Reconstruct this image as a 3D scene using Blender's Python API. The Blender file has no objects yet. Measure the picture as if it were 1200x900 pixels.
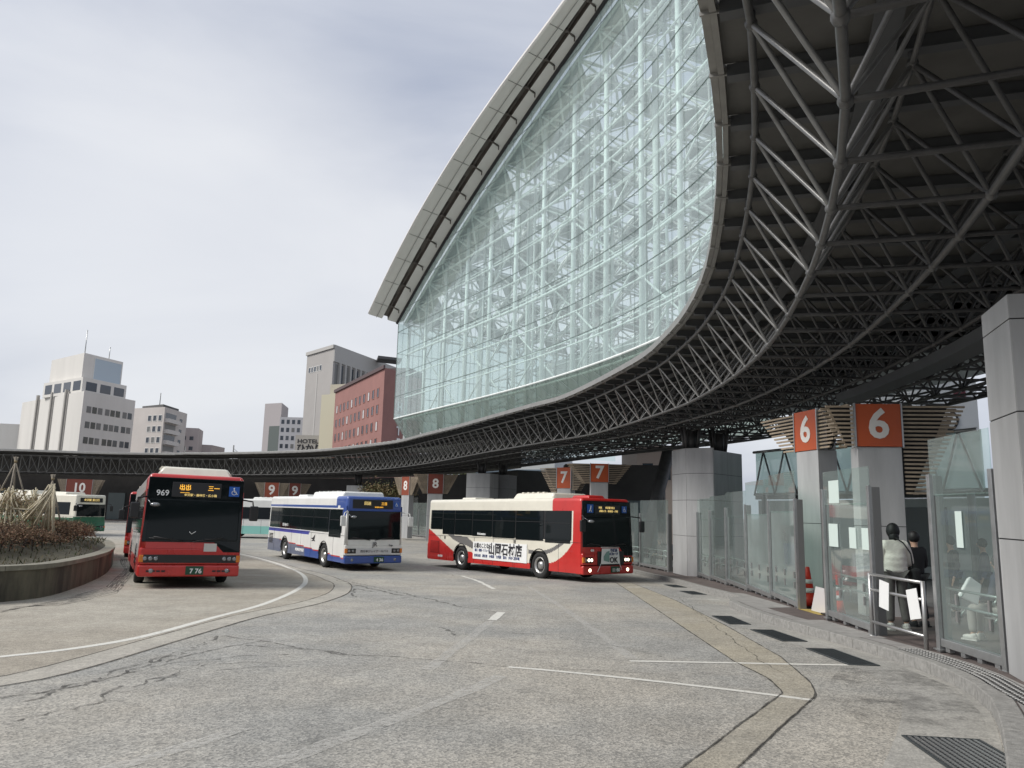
import bpy, bmesh, math, random
from mathutils import Vector, Matrix
R = math.radians
random.seed(7)
SC = bpy.context.scene
COL = SC.collection
CZ = 2.0                      # eye height in world z (the road falls away from the kerb)
F_PX = 898.0; ROLL = 0.024; PITCH = math.atan(149/898.0)

def G(y):                     # road height: gentle fall towards the far side
    y = max(-20.0, min(32.0, y))
    return 0.38 - 0.028*y

def ray(px, py):              # direction of a measured point of the survey photo, used only to lay out ground markings at true places
    u = px-600; v = -(py-450); c, s = math.cos(ROLL), math.sin(ROLL)
    x = u*c - v*s; y = u*s + v*c
    return Vector((x, F_PX*math.cos(PITCH)-y*math.sin(PITCH), F_PX*math.sin(PITCH)+y*math.cos(PITCH)))
def P(px, py, h=0.0):
    d = ray(px, py); z = -0.3
    for _ in range(30):
        t = (z-CZ)/d.z; q = d*t; z = G(q.y)+h
    return (q.x, q.y)

# ------------------------------------------------------------------ materials
MATS = {}
def nt(name):
    m = bpy.data.materials.new(name); m.use_nodes = True
    n = m.node_tree.nodes; l = m.node_tree.links
    return m, n, l, n['Principled BSDF']
def mat(name, col, rough=0.6, metal=0.0, var=0.0, scale=3.0, bump=0.0, bscale=40.0, spec=0.5, emit=None, estr=1.0, coat=0.0, stretch=None):
    if name in MATS: return MATS[name]
    m, n, l, b = nt(name)
    c = (*col, 1)
    b.inputs['Base Color'].default_value = c
    b.inputs['Roughness'].default_value = rough
    b.inputs['Metallic'].default_value = metal
    b.inputs['Specular IOR Level'].default_value = spec
    b.inputs['Coat Weight'].default_value = coat
    if emit:
        b.inputs['Emission Color'].default_value = (*emit, 1); b.inputs['Emission Strength'].default_value = estr
    if var > 0 or bump > 0:
        g = n.new('ShaderNodeNewGeometry'); vec = g.outputs['Position']
        if stretch:
            mp = n.new('ShaderNodeMapping'); mp.inputs['Scale'].default_value = stretch
            l.new(vec, mp.inputs['Vector']); vec = mp.outputs['Vector']
    if var > 0:
        t = n.new('ShaderNodeTexNoise'); t.inputs['Scale'].default_value = scale; t.inputs['Detail'].default_value = 6; t.inputs['Roughness'].default_value = 0.65
        l.new(vec, t.inputs['Vector'])
        r = n.new('ShaderNodeValToRGB')
        r.color_ramp.elements[0].position = 0.3; r.color_ramp.elements[1].position = 0.7
        r.color_ramp.elements[0].color = tuple(x*(1-var) for x in col)+(1,)
        r.color_ramp.elements[1].color = tuple(min(1, x*(1+var)) for x in col)+(1,)
        l.new(t.outputs['Fac'], r.inputs['Fac']); l.new(r.outputs['Color'], b.inputs['Base Color'])
        rr = n.new('ShaderNodeMapRange'); rr.inputs['To Min'].default_value = max(0, rough-0.12); rr.inputs['To Max'].default_value = min(1, rough+0.12)
        l.new(t.outputs['Fac'], rr.inputs['Value']); l.new(rr.outputs['Result'], b.inputs['Roughness'])
    if bump > 0:
        t2 = n.new('ShaderNodeTexNoise'); t2.inputs['Scale'].default_value = bscale; t2.inputs['Detail'].default_value = 3
        l.new(vec, t2.inputs['Vector'])
        bm_ = n.new('ShaderNodeBump'); bm_.inputs['Strength'].default_value = bump; bm_.inputs['Distance'].default_value = 0.02
        l.new(t2.outputs['Fac'], bm_.inputs['Height']); l.new(bm_.outputs['Normal'], b.inputs['Normal'])
    MATS[name] = m
    return m

def glassmat(name, tint, haze=0.12, hazecol=(0.6, 0.7, 0.68), rough=0.03, gl=1.0):
    """clear pane: tinted see-through, a mirror part by Fresnel and a milky part that partly stands in for reflected light"""
    if name in MATS: return MATS[name]
    m = bpy.data.materials.new(name); m.use_nodes = True
    n = m.node_tree.nodes; l = m.node_tree.links; n.clear()
    out = n.new('ShaderNodeOutputMaterial')
    tr = n.new('ShaderNodeBsdfTransparent'); tr.inputs['Color'].default_value = (*tint, 1)
    gs = n.new('ShaderNodeBsdfGlossy'); gs.inputs['Roughness'].default_value = rough; gs.inputs['Color'].default_value = (gl, gl, gl, 1)
    df = n.new('ShaderNodeBsdfDiffuse'); df.inputs['Color'].default_value = (*hazecol, 1)
    tl = n.new('ShaderNodeBsdfTranslucent'); tl.inputs['Color'].default_value = (*hazecol, 1)
    ad = n.new('ShaderNodeMixShader'); ad.inputs[0].default_value = 0.4
    l.new(df.outputs[0], ad.inputs[1]); l.new(tl.outputs[0], ad.inputs[2])
    mx = n.new('ShaderNodeMixShader')
    g = n.new('ShaderNodeNewGeometry'); t = n.new('ShaderNodeTexNoise'); t.inputs['Scale'].default_value = 0.7; t.inputs['Detail'].default_value = 5
    l.new(g.outputs['Position'], t.inputs['Vector'])
    mr = n.new('ShaderNodeMapRange'); mr.inputs['To Min'].default_value = haze*0.5; mr.inputs['To Max'].default_value = haze*1.5  # milky share, lifted to stand in for mirrored sky and road
    l.new(t.outputs['Fac'], mr.inputs['Value'])
    ff = n.new('ShaderNodeMath'); ff.operation = 'SUBTRACT'; ff.inputs[0].default_value = 1; l.new(g.outputs['Backfacing'], ff.inputs[1])
    hm_ = n.new('ShaderNodeMath'); hm_.operation = 'MULTIPLY'; l.new(mr.outputs['Result'], hm_.inputs[0]); l.new(ff.outputs[0], hm_.inputs[1]); l.new(hm_.outputs[0], mx.inputs[0])
    l.new(tr.outputs[0], mx.inputs[1]); l.new(ad.outputs[0], mx.inputs[2])
    fr = n.new('ShaderNodeFresnel'); fr.inputs['IOR'].default_value = 1.6
    m2 = n.new('ShaderNodeMixShader')
    fm_ = n.new('ShaderNodeMath'); fm_.operation = 'MULTIPLY'; l.new(fr.outputs[0], fm_.inputs[0]); l.new(ff.outputs[0], fm_.inputs[1])
    l.new(fm_.outputs[0], m2.inputs[0]); l.new(mx.outputs[0], m2.inputs[1]); l.new(gs.outputs[0], m2.inputs[2])
    l.new(m2.outputs[0], out.inputs['Surface'])
    MATS[name] = m
    return m

# ------------------------------------------------------------------ mesh builder
class MB:
    def __init__(s): s.v = []; s.f = []; s.m = []; s.sm = []
    def add(s, vs, fs, mi=0, smooth=False, M=None):
        o = len(s.v)
        for q in vs:
            q = Vector(q)
            if M is not None: q = M @ q
            s.v.append(tuple(q))
        for f in fs:
            s.f.append(tuple(o+i for i in f)); s.m.append(mi); s.sm.append(smooth)
        return s
    def box(s, x0, x1, y0, y1, z0, z1, mi=0, M=None):
        vs = [(x0,y0,z0),(x1,y0,z0),(x1,y1,z0),(x0,y1,z0),(x0,y0,z1),(x1,y0,z1),(x1,y1,z1),(x0,y1,z1)]
        return s.add(vs, [(0,3,2,1),(4,5,6,7),(0,1,5,4),(1,2,6,5),(2,3,7,6),(3,0,4,7)], mi, False, M)
    def tube(s, a, b, r, n=8, mi=0, r2=None, caps=True, smooth=True):
        a = Vector(a); b = Vector(b); d = b-a
        if d.length < 1e-6: return s
        z = d.normalized(); x = z.orthogonal().normalized(); y = z.cross(x)
        r2 = r if r2 is None else r2
        vs = []
        for p, rr in ((a, r), (b, r2)):
            for i in range(n):
                t = 2*math.pi*i/n
                vs.append(p + x*math.cos(t)*rr + y*math.sin(t)*rr)
        fs = [(i, (i+1) % n, n+(i+1) % n, n+i) for i in range(n)]
        s.add(vs, fs, mi, smooth)
        if caps:
            o = len(s.v)-2*n
            s.f.append(tuple(o+i for i in reversed(range(n)))); s.m.append(mi); s.sm.append(False)
            s.f.append(tuple(o+n+i for i in range(n))); s.m.append(mi); s.sm.append(False)
        return s
    def path(s, pts, r, n=8, mi=0):
        for i in range(len(pts)-1): s.tube(pts[i], pts[i+1], r, n, mi)
        return s
    def prism(s, poly, z0, z1, mi=0, M=None):   # polygon in xy extruded in z; z0/z1 may be functions of (x,y)
        n = len(poly)
        a = sum(poly[i][0]*poly[(i+1) % n][1]-poly[(i+1) % n][0]*poly[i][1] for i in range(n))
        if a < 0: poly = poly[::-1]
        f0 = z0 if callable(z0) else (lambda x, y: z0)
        f1 = z1 if callable(z1) else (lambda x, y: z1)
        vs = [(p[0], p[1], f0(*p)) for p in poly]+[(p[0], p[1], f1(*p)) for p in poly]
        fs = [tuple(reversed(range(n))), tuple(range(n, 2*n))]+[(i, (i+1) % n, n+(i+1) % n, n+i) for i in range(n)]
        return s.add(vs, fs, mi, False, M)
    def lathe(s, prof, n=16, mi=0, M=None, smooth=True):
        vs = []; fs = []
        for r, z in prof:
            for i in range(n):
                t = 2*math.pi*i/n; vs.append((r*math.cos(t), r*math.sin(t), z))
        for k in range(len(prof)-1):
            for i in range(n):
                fs.append((k*n+i, k*n+(i+1) % n, (k+1)*n+(i+1) % n, (k+1)*n+i))
        fs.append(tuple(reversed(range(n)))); fs.append(tuple((len(prof)-1)*n+i for i in range(n)))
        return s.add(vs, fs, mi, smooth, M)
    def ball(s, c, r, mi=0, n=8, sz=1.0, sx=1.0, sy=1.0):
        vs = []; fs = []; k = max(4, n//2)
        for j in range(k+1):
            ph = math.pi*j/k
            for i in range(n):
                t = 2*math.pi*i/n
                vs.append((c[0]+sx*r*math.sin(ph)*math.cos(t), c[1]+sy*r*math.sin(ph)*math.sin(t), c[2]-sz*r*math.cos(ph)))
        for j in range(k):
            for i in range(n): fs.append((j*n+i, j*n+(i+1) % n, (j+1)*n+(i+1) % n, (j+1)*n+i))
        return s.add(vs, fs, mi, True)
    def build(s, name, mats, parent=None, M=None, bevel=0.0, solid=0.0):
        me = bpy.data.meshes.new(name)
        me.from_pydata(s.v, [], s.f)
        if not isinstance(mats, (list, tuple)): mats = [mats]
        for m in mats: me.materials.append(m)
        me.polygons.foreach_set('material_index', s.m)
        me.polygons.foreach_set('use_smooth', s.sm)
        me.update()
        o = bpy.data.objects.new(name, me); COL.objects.link(o)
        if parent is not None: o.parent = parent
        if M is not None: o.matrix_local = M
        if bevel > 0:
            md = o.modifiers.new('b', 'BEVEL'); md.width = bevel; md.segments = 2; md.limit_method = 'ANGLE'; md.angle_limit = R(40)
        if solid:
            md = o.modifiers.new('s', 'SOLIDIFY'); md.thickness = solid; md.offset = -1
        return o

def tag(o, label, cat, group=None):
    o['label'] = label; o['category'] = cat
    if group: o['group'] = group
    return o
def struct(o): o['kind'] = 'structure'; return o
def empty(name, loc=(0,0,0), M=None):
    o = bpy.data.objects.new(name, None); COL.objects.link(o); o.empty_display_size = 0.2
    if M is not None: o.matrix_world = M
    else: o.location = loc
    return o
def copy_tree(o, parent=None):
    c = o.copy(); COL.objects.link(c)
    if parent is not None: c.parent = parent
    for ch in o.children: copy_tree(ch, c)
    return c

def text_mesh(name, txt, size, m, parent=None, M=None, bold=0.0, depth=0.004, wx=1.0, cx='CENTER'):
    cu = bpy.data.curves.new(name, 'FONT'); cu.body = txt; cu.size = size; cu.align_x = cx; cu.align_y = 'CENTER'
    cu.extrude = depth; cu.offset = bold; cu.resolution_u = 3
    o = bpy.data.objects.new(name, cu); COL.objects.link(o)
    dg = bpy.context.evaluated_depsgraph_get()
    me = bpy.data.meshes.new_from_object(o.evaluated_get(dg))
    bpy.data.objects.remove(o); bpy.data.curves.remove(cu)
    if wx != 1.0:
        for v in me.vertices: v.co.x *= wx
    me.materials.clear(); me.materials.append(m)
    r = bpy.data.objects.new(name, me); COL.objects.link(r)
    if parent is not None: r.parent = parent
    if M is not None: r.matrix_local = M
    return r

def catmull(pts, step=0.5):
    out = []
    n = len(pts)
    for i in range(n-1):
        p0 = pts[max(0, i-1)]; p1 = pts[i]; p2 = pts[i+1]; p3 = pts[min(n-1, i+2)]
        L = math.dist(p1, p2); k = max(1, int(L/step))
        for j in range(k):
            t = j/k
            out.append(tuple(0.5*((2*p1[a])+(-p0[a]+p2[a])*t+(2*p0[a]-5*p1[a]+4*p2[a]-p3[a])*t*t+(-p0[a]+3*p1[a]-3*p2[a]+p3[a])*t**3) for a in range(len(p1))))
    out.append(tuple(pts[-1]))
    return out
def resample(pts, step):
    d = [0.0]
    for i in range(1, len(pts)): d.append(d[-1]+math.dist(pts[i-1], pts[i]))
    n = int(d[-1]/step); out = []; j = 0
    for k in range(n+1):
        s = k*step
        while j < len(d)-2 and d[j+1] < s: j += 1
        t = (s-d[j])/max(1e-9, d[j+1]-d[j])
        out.append(tuple(pts[j][a]+(pts[j+1][a]-pts[j][a])*t for a in range(len(pts[0]))))
    return out
def normals(pts):              # right-hand side of travel
    out = []
    for i in range(len(pts)):
        a = pts[max(0, i-1)]; b = pts[min(len(pts)-1, i+1)]
        dx, dy = b[0]-a[0], b[1]-a[1]; L = math.hypot(dx, dy) or 1
        out.append((dy/L, -dx/L))
    return out
def sheet(name, poly, dz, m, z=None):   # flat polygon draped on the ground
    bm = bmesh.new()
    vs = [bm.verts.new((p[0], p[1], 0)) for p in poly]
    f = bm.faces.new(vs); bmesh.ops.triangulate(bm, faces=[f])
    for yy in (32.0, -20.0):
        bmesh.ops.bisect_plane(bm, geom=bm.verts[:]+bm.edges[:]+bm.faces[:], plane_co=(0, yy, 0), plane_no=(0, 1, 0), dist=1e-5)
    for v in bm.verts: v.co.z = (z if z is not None else G(v.co.y))+dz
    bmesh.ops.recalc_face_normals(bm, faces=bm.faces)
    for f in bm.faces:
        if f.normal.z < 0: f.normal_flip()
    me = bpy.data.meshes.new(name); bm.to_mesh(me); bm.free()
    me.materials.append(m)
    o = bpy.data.objects.new(name, me); COL.objects.link(o)
    return struct(o)
def ribbon(mb, pts, w, dz, mi=0, jit=0.0):   # strip along a plan polyline draped on the ground; w may be a list
    ns = normals(pts); vs = []; fs = []
    for i, p in enumerate(pts):
        ww = (w[i] if isinstance(w, (list, tuple)) else w)/2
        for sgn in (-1, 1):
            k = ww*(1+random.uniform(-jit, jit))
            x = p[0]+ns[i][0]*sgn*k; y = p[1]+ns[i][1]*sgn*k
            vs.append((x, y, G(y)+dz))
    for i in range(len(pts)-1): fs.append((2*i, 2*i+1, 2*i+3, 2*i+2))
    mb.add(vs, fs, mi)
# ------------------------------------------------------------------ shared materials
def asphalt_mat(name, base, warm, speck, s1=70.0):
    m, n, l, b = nt(name)
    g = n.new('ShaderNodeNewGeometry')
    def noise(sc, det=4, rough=.6):
        t = n.new('ShaderNodeTexNoise'); t.inputs['Scale'].default_value = sc; t.inputs['Detail'].default_value = det; t.inputs['Roughness'].default_value = rough
        l.new(g.outputs['Position'], t.inputs['Vector']); return t
    def mix(fac, a, c, typ='MIX', cl=None):
        x = n.new('ShaderNodeMix'); x.data_type = 'RGBA'; x.blend_type = typ
        if hasattr(fac, 'links') or hasattr(fac, 'is_linked'): l.new(fac, x.inputs[0])
        else: x.inputs[0].default_value = fac
        for i, q in ((6, a), (7, c)):
            if isinstance(q, tuple): x.inputs[i].default_value = q
            else: l.new(q, x.inputs[i])
        return x.outputs[2]
    def ramp(src, p0, p1, c0=(0,0,0,1), c1=(1,1,1,1)):
        r = n.new('ShaderNodeValToRGB'); r.color_ramp.elements[0].position = p0; r.color_ramp.elements[1].position = p1
        r.color_ramp.elements[0].color = c0; r.color_ramp.elements[1].color = c1
        l.new(src, r.inputs['Fac']); return r.outputs['Color']
    big = noise(0.16, 5); mid = noise(1.1, 6, .7); fine = noise(9, 6, .75)
    c = mix(ramp(big.outputs['Fac'], .42, .58), (*base, 1), (*warm, 1))
    c = mix(ramp(mid.outputs['Fac'], .3, .72, (.78,.78,.78,1), (1.14,1.14,1.14,1)), c, c, 'MIX')
    mm = n.new('ShaderNodeMix'); mm.data_type = 'RGBA'; mm.blend_type = 'MULTIPLY'; mm.inputs[0].default_value = 1
    l.new(c, mm.inputs[6]); l.new(ramp(mid.outputs['Fac'], .3, .72, (.80,.80,.80,1), (1.12,1.12,1.12,1)), mm.inputs[7]); c = mm.outputs[2]
    mf = n.new('ShaderNodeMix'); mf.data_type = 'RGBA'; mf.blend_type = 'MULTIPLY'; mf.inputs[0].default_value = 1
    l.new(c, mf.inputs[6]); l.new(ramp(fine.outputs['Fac'], .3, .7, (.82,.82,.82,1), (1.15,1.15,1.15,1)), mf.inputs[7]); c = mf.outputs[2]
    # exposed aggregate: each stone its own tone
    vo = n.new('ShaderNodeTexVoronoi'); vo.inputs['Scale'].default_value = s1; l.new(g.outputs['Position'], vo.inputs['Vector'])
    bw = n.new('ShaderNodeRGBToBW'); l.new(vo.outputs['Color'], bw.inputs[0])
    ms = n.new('ShaderNodeMix'); ms.data_type = 'RGBA'; ms.blend_type = 'MULTIPLY'; ms.inputs[0].default_value = speck
    l.new(c, ms.inputs[6]); l.new(ramp(bw.outputs[0], .2, .8, (.35,.36,.38,1), (1.75,1.72,1.66,1)), ms.inputs[7]); c = ms.outputs[2]
    # oil and tyre stains with a shape of their own
    st = noise(0.5, 7, .7); st.inputs['Distortion'].default_value = 1.2
    c = mix(ramp(st.outputs['Fac'], .60, .72, (0,0,0,1), (.45,.45,.45,1)), c, (base[0]*.42, base[1]*.42, base[2]*.42, 1))
    l.new(c, b.inputs['Base Color'])
    b.inputs['Roughness'].default_value = 0.85; b.inputs['Specular IOR Level'].default_value = 0.3
    bp = n.new('ShaderNodeBump'); bp.inputs['Strength'].default_value = .5; bp.inputs['Distance'].default_value = .006
    l.new(vo.outputs['Distance'], bp.inputs['Height']); l.new(bp.outputs['Normal'], b.inputs['Normal'])
    return m
M_ASPH = asphalt_mat('asphalt', (.30,.298,.282), (.375,.355,.315), .48, 55)
M_LANE = asphalt_mat('lane_concrete', (.33,.30,.25), (.375,.35,.30), .35, 75)
M_BAND = asphalt_mat('band_concrete', (.38,.36,.32), (.41,.39,.34), .25, 60)
M_TAN = asphalt_mat('drain_concrete', (.355,.325,.26), (.35,.33,.285), .34, 60)
M_APRON = asphalt_mat('gutter_concrete', (.33,.325,.305), (.38,.37,.34), .2, 50)
def paint_mat(name, col, amount, thr, scale=14):
    """worn paint or tar: the ground below shows through where it has gone"""
    m, n, l, b = nt(name); b.inputs['Base Color'].default_value = (*col, 1)
    g = n.new('ShaderNodeNewGeometry'); t = n.new('ShaderNodeTexNoise'); t.inputs['Scale'].default_value = scale; t.inputs['Detail'].default_value = 8; t.inputs['Roughness'].default_value = .8
    l.new(g.outputs['Position'], t.inputs['Vector'])
    r = n.new('ShaderNodeValToRGB'); r.color_ramp.elements[0].position = thr-.08; r.color_ramp.elements[1].position = thr+.08
    r.color_ramp.elements[0].color = (0,0,0,1); r.color_ramp.elements[1].color = (amount,)*3+(1,)
    l.new(t.outputs['Fac'], r.inputs['Fac']); l.new(r.outputs['Color'], b.inputs['Alpha']); b.inputs['Roughness'].default_value = .75; b.inputs['Specular IOR Level'].default_value = .2
    return m
M_PAINT = paint_mat('road_paint', (.68,.67,.62), .92, .36)
M_PAINT_OLD = paint_mat('worn_paint', (.62,.61,.575), .50, .47)
M_CRACK = paint_mat('crack_tar', (.08,.077,.072), .66, .48, 5)
M_JOINTR = paint_mat('joint_tar', (.07,.068,.064), .7, .42, 4)
M_DAMP = paint_mat('damp_stain', (.10,.10,.10), .40, .56, 1.3)
M_SCRUB = paint_mat('scrub_mark', (.09,.085,.08), .6, .46, 3)
M_TAR = mat('tar', (.05,.05,.05), .75, var=.3, scale=9)
M_KERB = mat('granite_kerb', (.27,.265,.25), .8, var=.28, scale=14, bump=.4, bscale=60)
M_PAVE = mat('pavement_brown', (.105,.085,.078), .75, var=.3, scale=3.5, bump=.3, bscale=30)
M_PAVE2 = mat('pavement_light', (.27,.262,.25), .8, var=.2, scale=4, bump=.3, bscale=30)
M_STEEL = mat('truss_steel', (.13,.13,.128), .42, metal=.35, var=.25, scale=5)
M_STEELF = mat('truss_steel_lit', (.24,.24,.235), .4, metal=.4, var=.2, scale=5)  # front bars in a lighter tone, for the sky highlights on them
M_STEEL2 = mat('truss_steel_shaded', (.085,.085,.085), .5, metal=.3, var=.25, scale=5)  # inner bars in a darker tone, for the shade under the deck
M_DECK = mat('canopy_deck', (.12,.118,.110), .6, var=.22, scale=1.3, stretch=(1,1,1))
M_GIRD = mat('girder_grey', (.09,.095,.1), .55, var=.15, scale=2)
M_GUT = mat('gutter_metal', (.30,.295,.28), .4, metal=.4, var=.15, scale=3)
M_PANEL = mat('pillar_panel', (.40,.405,.405), .45, var=.16, scale=2.4, metal=.1, stretch=(1,1,.16))
M_PANELD = mat('pillar_panel_dark', (.19,.195,.2), .5, var=.10, scale=1.6)
M_JOINT = mat('joint_black', (.03,.03,.032), .8)
M_ALU = mat('brushed_aluminium', (.42,.43,.43), .35, metal=.75, var=.12, scale=6)
M_ALUD = mat('post_side_grey', (.17,.175,.175), .5, metal=.3)
M_INOX = mat('stainless', (.46,.46,.455), .38, metal=.8)
M_SCREEN = glassmat('screen_glass', (.90,.97,.95), .24, (.66,.76,.73))
M_FROST = glassmat('frosted_glass', (.72,.82,.79), .55, (.56,.66,.63))
M_DOME = glassmat('facade_glass', (.82,.92,.90), .27, (.80,.92,.90), .04, 1.0)
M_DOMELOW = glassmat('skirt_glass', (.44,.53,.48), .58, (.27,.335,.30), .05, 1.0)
M_MULL = mat('mullion', (.24,.29,.285), .5, metal=.3)
M_WHITEST = mat('dome_white_steel', (.78,.82,.81), .45, var=.08, scale=2)
M_DOMEPAN = mat('dome_roof_panel', (.42,.47,.48), .55, var=.12, scale=.5)
M_EAVE = mat('eave_aluminium', (.64,.625,.60), .5, var=.05, scale=.4)
M_EAVED = mat('eave_groove', (.10,.085,.075), .6, var=.3, scale=2)
M_ORANGE = mat('sign_orange', (.46,.082,.020), .4, var=.05, scale=4)
M_ORANGED = mat('sign_orange_dark', (.17,.035,.02), .5)  # sign orange darkened, with the shade held in the colour
M_NUM = mat('sign_numeral', (.72,.70,.66), .5)
M_SLAT = mat('louvre_brown', (.36,.29,.21), .55, var=.2, scale=6)
M_WHITE = mat('white_paint', (.74,.74,.71), .35, coat=.3, var=.07, scale=1.5, stretch=(1,1,.4))
M_CREAM = mat('cream_paint', (.70,.67,.57), .32, coat=.4, var=.05, scale=2)
M_RED = mat('red_paint', (.50,.026,.022), .3, coat=.45, var=.12, scale=1.3, stretch=(1,1,.5))
M_GREYP = mat('grey_paint', (.16,.155,.15), .35, coat=.4)
M_BLUE = mat('blue_paint', (.028,.075,.30), .3, coat=.5)
M_BLUED = mat('slate_blue_paint', (.13,.15,.22), .35, coat=.4)
M_GREEN = mat('green_paint', (.02,.12,.06), .35, coat=.4)
M_TEAL = mat('aqua_paint', (.28,.62,.55), .4, coat=.3)
M_BLACK = mat('black_trim', (.015,.015,.016), .45)
M_RUB = mat('rubber', (.018,.018,.018), .85)
M_BGLASS = mat('bus_glass', (.007,.010,.011), .04, spec=.24)
M_BGLASS2 = mat('bus_glass_grey', (.008,.012,.013), .05, spec=.2)
M_RIM = mat('wheel_rim', (.42,.42,.41), .35, metal=.7)
M_LED = mat('led_orange', (.5,.25,.02), .5, emit=(1, .50, .06), estr=.9)
M_LEDW = mat('led_yellow', (.3,.25,.1), .5, emit=(1, .72, .25), estr=.55)
M_LAMP = mat('lamp_lit', (.9,.85,.75), .2, emit=(1,.86,.62), estr=3.5)
M_LAMPOFF = mat('lamp_glass', (.30,.31,.32), .15, metal=.5)
M_AMBER = mat('amber_lens', (.65,.20,.03), .2)
M_SIGNB = mat('access_blue', (.015,.10,.42), .4)
M_PLATEG = mat('plate_green', (.008,.06,.03), .4)
M_PAPER = mat('paper_white', (.78,.79,.78), .6)
M_INK = mat('ink_black', (.02,.02,.025), .6)
M_INKB = mat('ink_blue', (.03,.05,.16), .6)
M_SKIN = mat('skin', (.48,.29,.21), .55)
M_HAIR = mat('hair_black', (.008,.008,.009), .6)
M_PUFF = mat('puffer_cream', (.84,.80,.73), .6, var=.08, scale=9, bump=.4, bscale=22)
M_TROU = mat('trousers_grey', (.13,.12,.115), .8, var=.15, scale=12)
M_BLKCL = mat('black_cloth', (.014,.014,.016), .8)
M_NAVY = mat('navy_cloth', (.03,.035,.06), .8)
M_SHOE = mat('shoe_white', (.60,.58,.55), .6)
M_CONE = mat('cone_red', (.55,.035,.02), .5)
M_GRATE = mat('grate_steel', (.075,.085,.09), .5, metal=.5, var=.2, scale=9)
M_GRATEF = mat('grate_mesh', (.05,.052,.055), .7, var=.4, scale=60)
# ------------------------------------------------------------------ master curves (plan), measured
M_CTRL = [(-6.2,-12),(-3.2,-5.5),(-.9,-1),(.8,2),(2.15,4.7),(2.95,6.4),(4.0,9.6),(4.8,12.9),(5.3,15.6),(5.6,18.6),(5.65,21.4),(5.4,25.6),(3.75,34),(2.0,38.3),(-1.2,46),(-8.3,63.8),(-16.6,77.5),(-27.5,88.5),(-42,95.5),(-62,98.5),(-86,98),(-108,90)]
NODE = 1.22
MC = resample(catmull(M_CTRL, .4), NODE)
NC = normals(MC)
def at_y(y):                 # point and inward normal of the canopy line at depth y (first pass)
    for i in range(len(MC)-1):
        if MC[i][1] <= y < MC[i+1][1]: return MC[i], NC[i], i
    return MC[-1], NC[-1], len(MC)-1
def off(i, o): return (MC[i][0]+NC[i][0]*o, MC[i][1]+NC[i][1]*o)

# ------------------------------------------------------------------ ground
o = sheet('ground', [(-700,-300),(700,-300),(700,900),(-700,900)], -0.02, mat('far_ground', (.16,.16,.155), .9, var=.2, scale=.3))
# the bus station carriageway
road = [(-160,-45),(60,-45),(60,130),(-160,130)]
sheet('road', road, 0, M_ASPH)
# the lane of the bus bay on the left: warm concrete inside a flush kerb band
band_out = [P(*q) for q in [(-60,819),(0,805),(100,784),(200,754),(300,724),(350,713),(380,706),(405,697),(412,690),(410,684),(400,680),(380,673),(340,663),(310,655)]]
band_out = [(-8.5,2.5),(-6.4,5.6)]+band_out[1:]+[(-17,45),(-27,54)]
bo = resample(catmull(band_out, .3), .35)
no = normals(bo)
lane_poly = [p for p in bo[::3]]+[(-60,62),(-75,40),(-60,5),(-30,-5)]
sheet('bus_lane_surface', lane_poly, .0025, M_LANE)
mb = MB(); bi = [(p[0]-n[0]*.26, p[1]-n[1]*.26) for p, n in zip(bo, no)]
ribbon(mb, bi, .46, .005)
struct(mb.build('kerb_band', [M_BAND]))
mb = MB()
for k in (0.0, .50):
    ribbon(mb, [(p[0]-n[0]*k, p[1]-n[1]*k) for p, n in zip(bo, no)], .03, .0075, jit=.5)
struct(mb.build('band_joint', [M_JOINTR]))
# painted lane line (solid, cream)
wl = [P(*q) for q in [(0,770),(75,762),(150,750),(200,738),(250,724),(300,711),(330,700),(350,690),(358,682),(355,674),(342,667),(320,659),(285,650)]]
wl = [(-9.6,5.2),(-7.6,7.6)]+wl+[(-17,44),(-24,50)]
mb = MB(); ribbon(mb, resample(catmull(wl, .3), .3), .14, .006, jit=.04)
o = mb.build('lane_line', [M_PAINT]); struct(o)
def line(name, pts, w, m, jit=.1, dz=.005):
    mb = MB(); q = resample(catmull([P(*a) for a in pts], .2), .22) if len(pts) > 1 else []
    ribbon(mb, q, w, dz, jit=jit); return struct(mb.build(name, [m]))
line('stop_line', [(596,782),(655,787),(762,798),(875,811),(960,822)], .10, M_PAINT)
line('stop_line', [(738,775),(850,777),(950,779),(1030,780)], .11, M_PAINT)
line('stop_line', [(1000,673),(985,672)], .1, M_PAINT)
line('worn_line', [(310,900),(420,858),(520,822),(592,790)], .17, M_PAINT_OLD, .3)
line('worn_line', [(120,905),(200,880),(300,850)], .15, M_PAINT_OLD, .3)
line('worn_line', [(500,785),(545,752),(577,727)], .16, M_PAINT_OLD, .3)
line('worn_line', [(577,727),(588,717)], .18, M_PAINT)
line('worn_line', [(618,687),(650,706),(700,741),(742,773)], .15, M_PAINT_OLD, .3)
line('worn_line', [(541,675),(560,681),(580,691)], .13, M_PAINT, .3)
line('worn_line', [(565,669),(575,671)], .2, M_PAINT, .2)
line('worn_line', [(735,688),(770,688)], .12, M_PAINT, .2)
line('worn_line', [(805,702),(845,703)], .10, M_PAINT, .2)
line('worn_line', [(640,655+25),(770,688)], .12, M_PAINT_OLD, .3)
# tan drainage strip that bends in front of the stops
dl = [P(*q) for q in [(740,915),(800,900),(860,855),(918,812),(900,795),(860,775),(800,735),(760,708),(722,683)]]
dr = [P(*q) for q in [(810,915),(865,900),(910,857),(957,815),(950,800),(915,770),(850,733),(790,703),(740,683)]]
dl = [(-.4,3.2)]+dl[1:]; dr = [(.0,3.0)]+dr[1:]
sheet('drain_strip', dl+dr[::-1], .0025, M_TAN)
for side in (dl, dr):
    mb = MB(); ribbon(mb, resample(side, .2), .022, .006, jit=.6)
    struct(mb.build('drain_joint', [M_JOINTR]))
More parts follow.
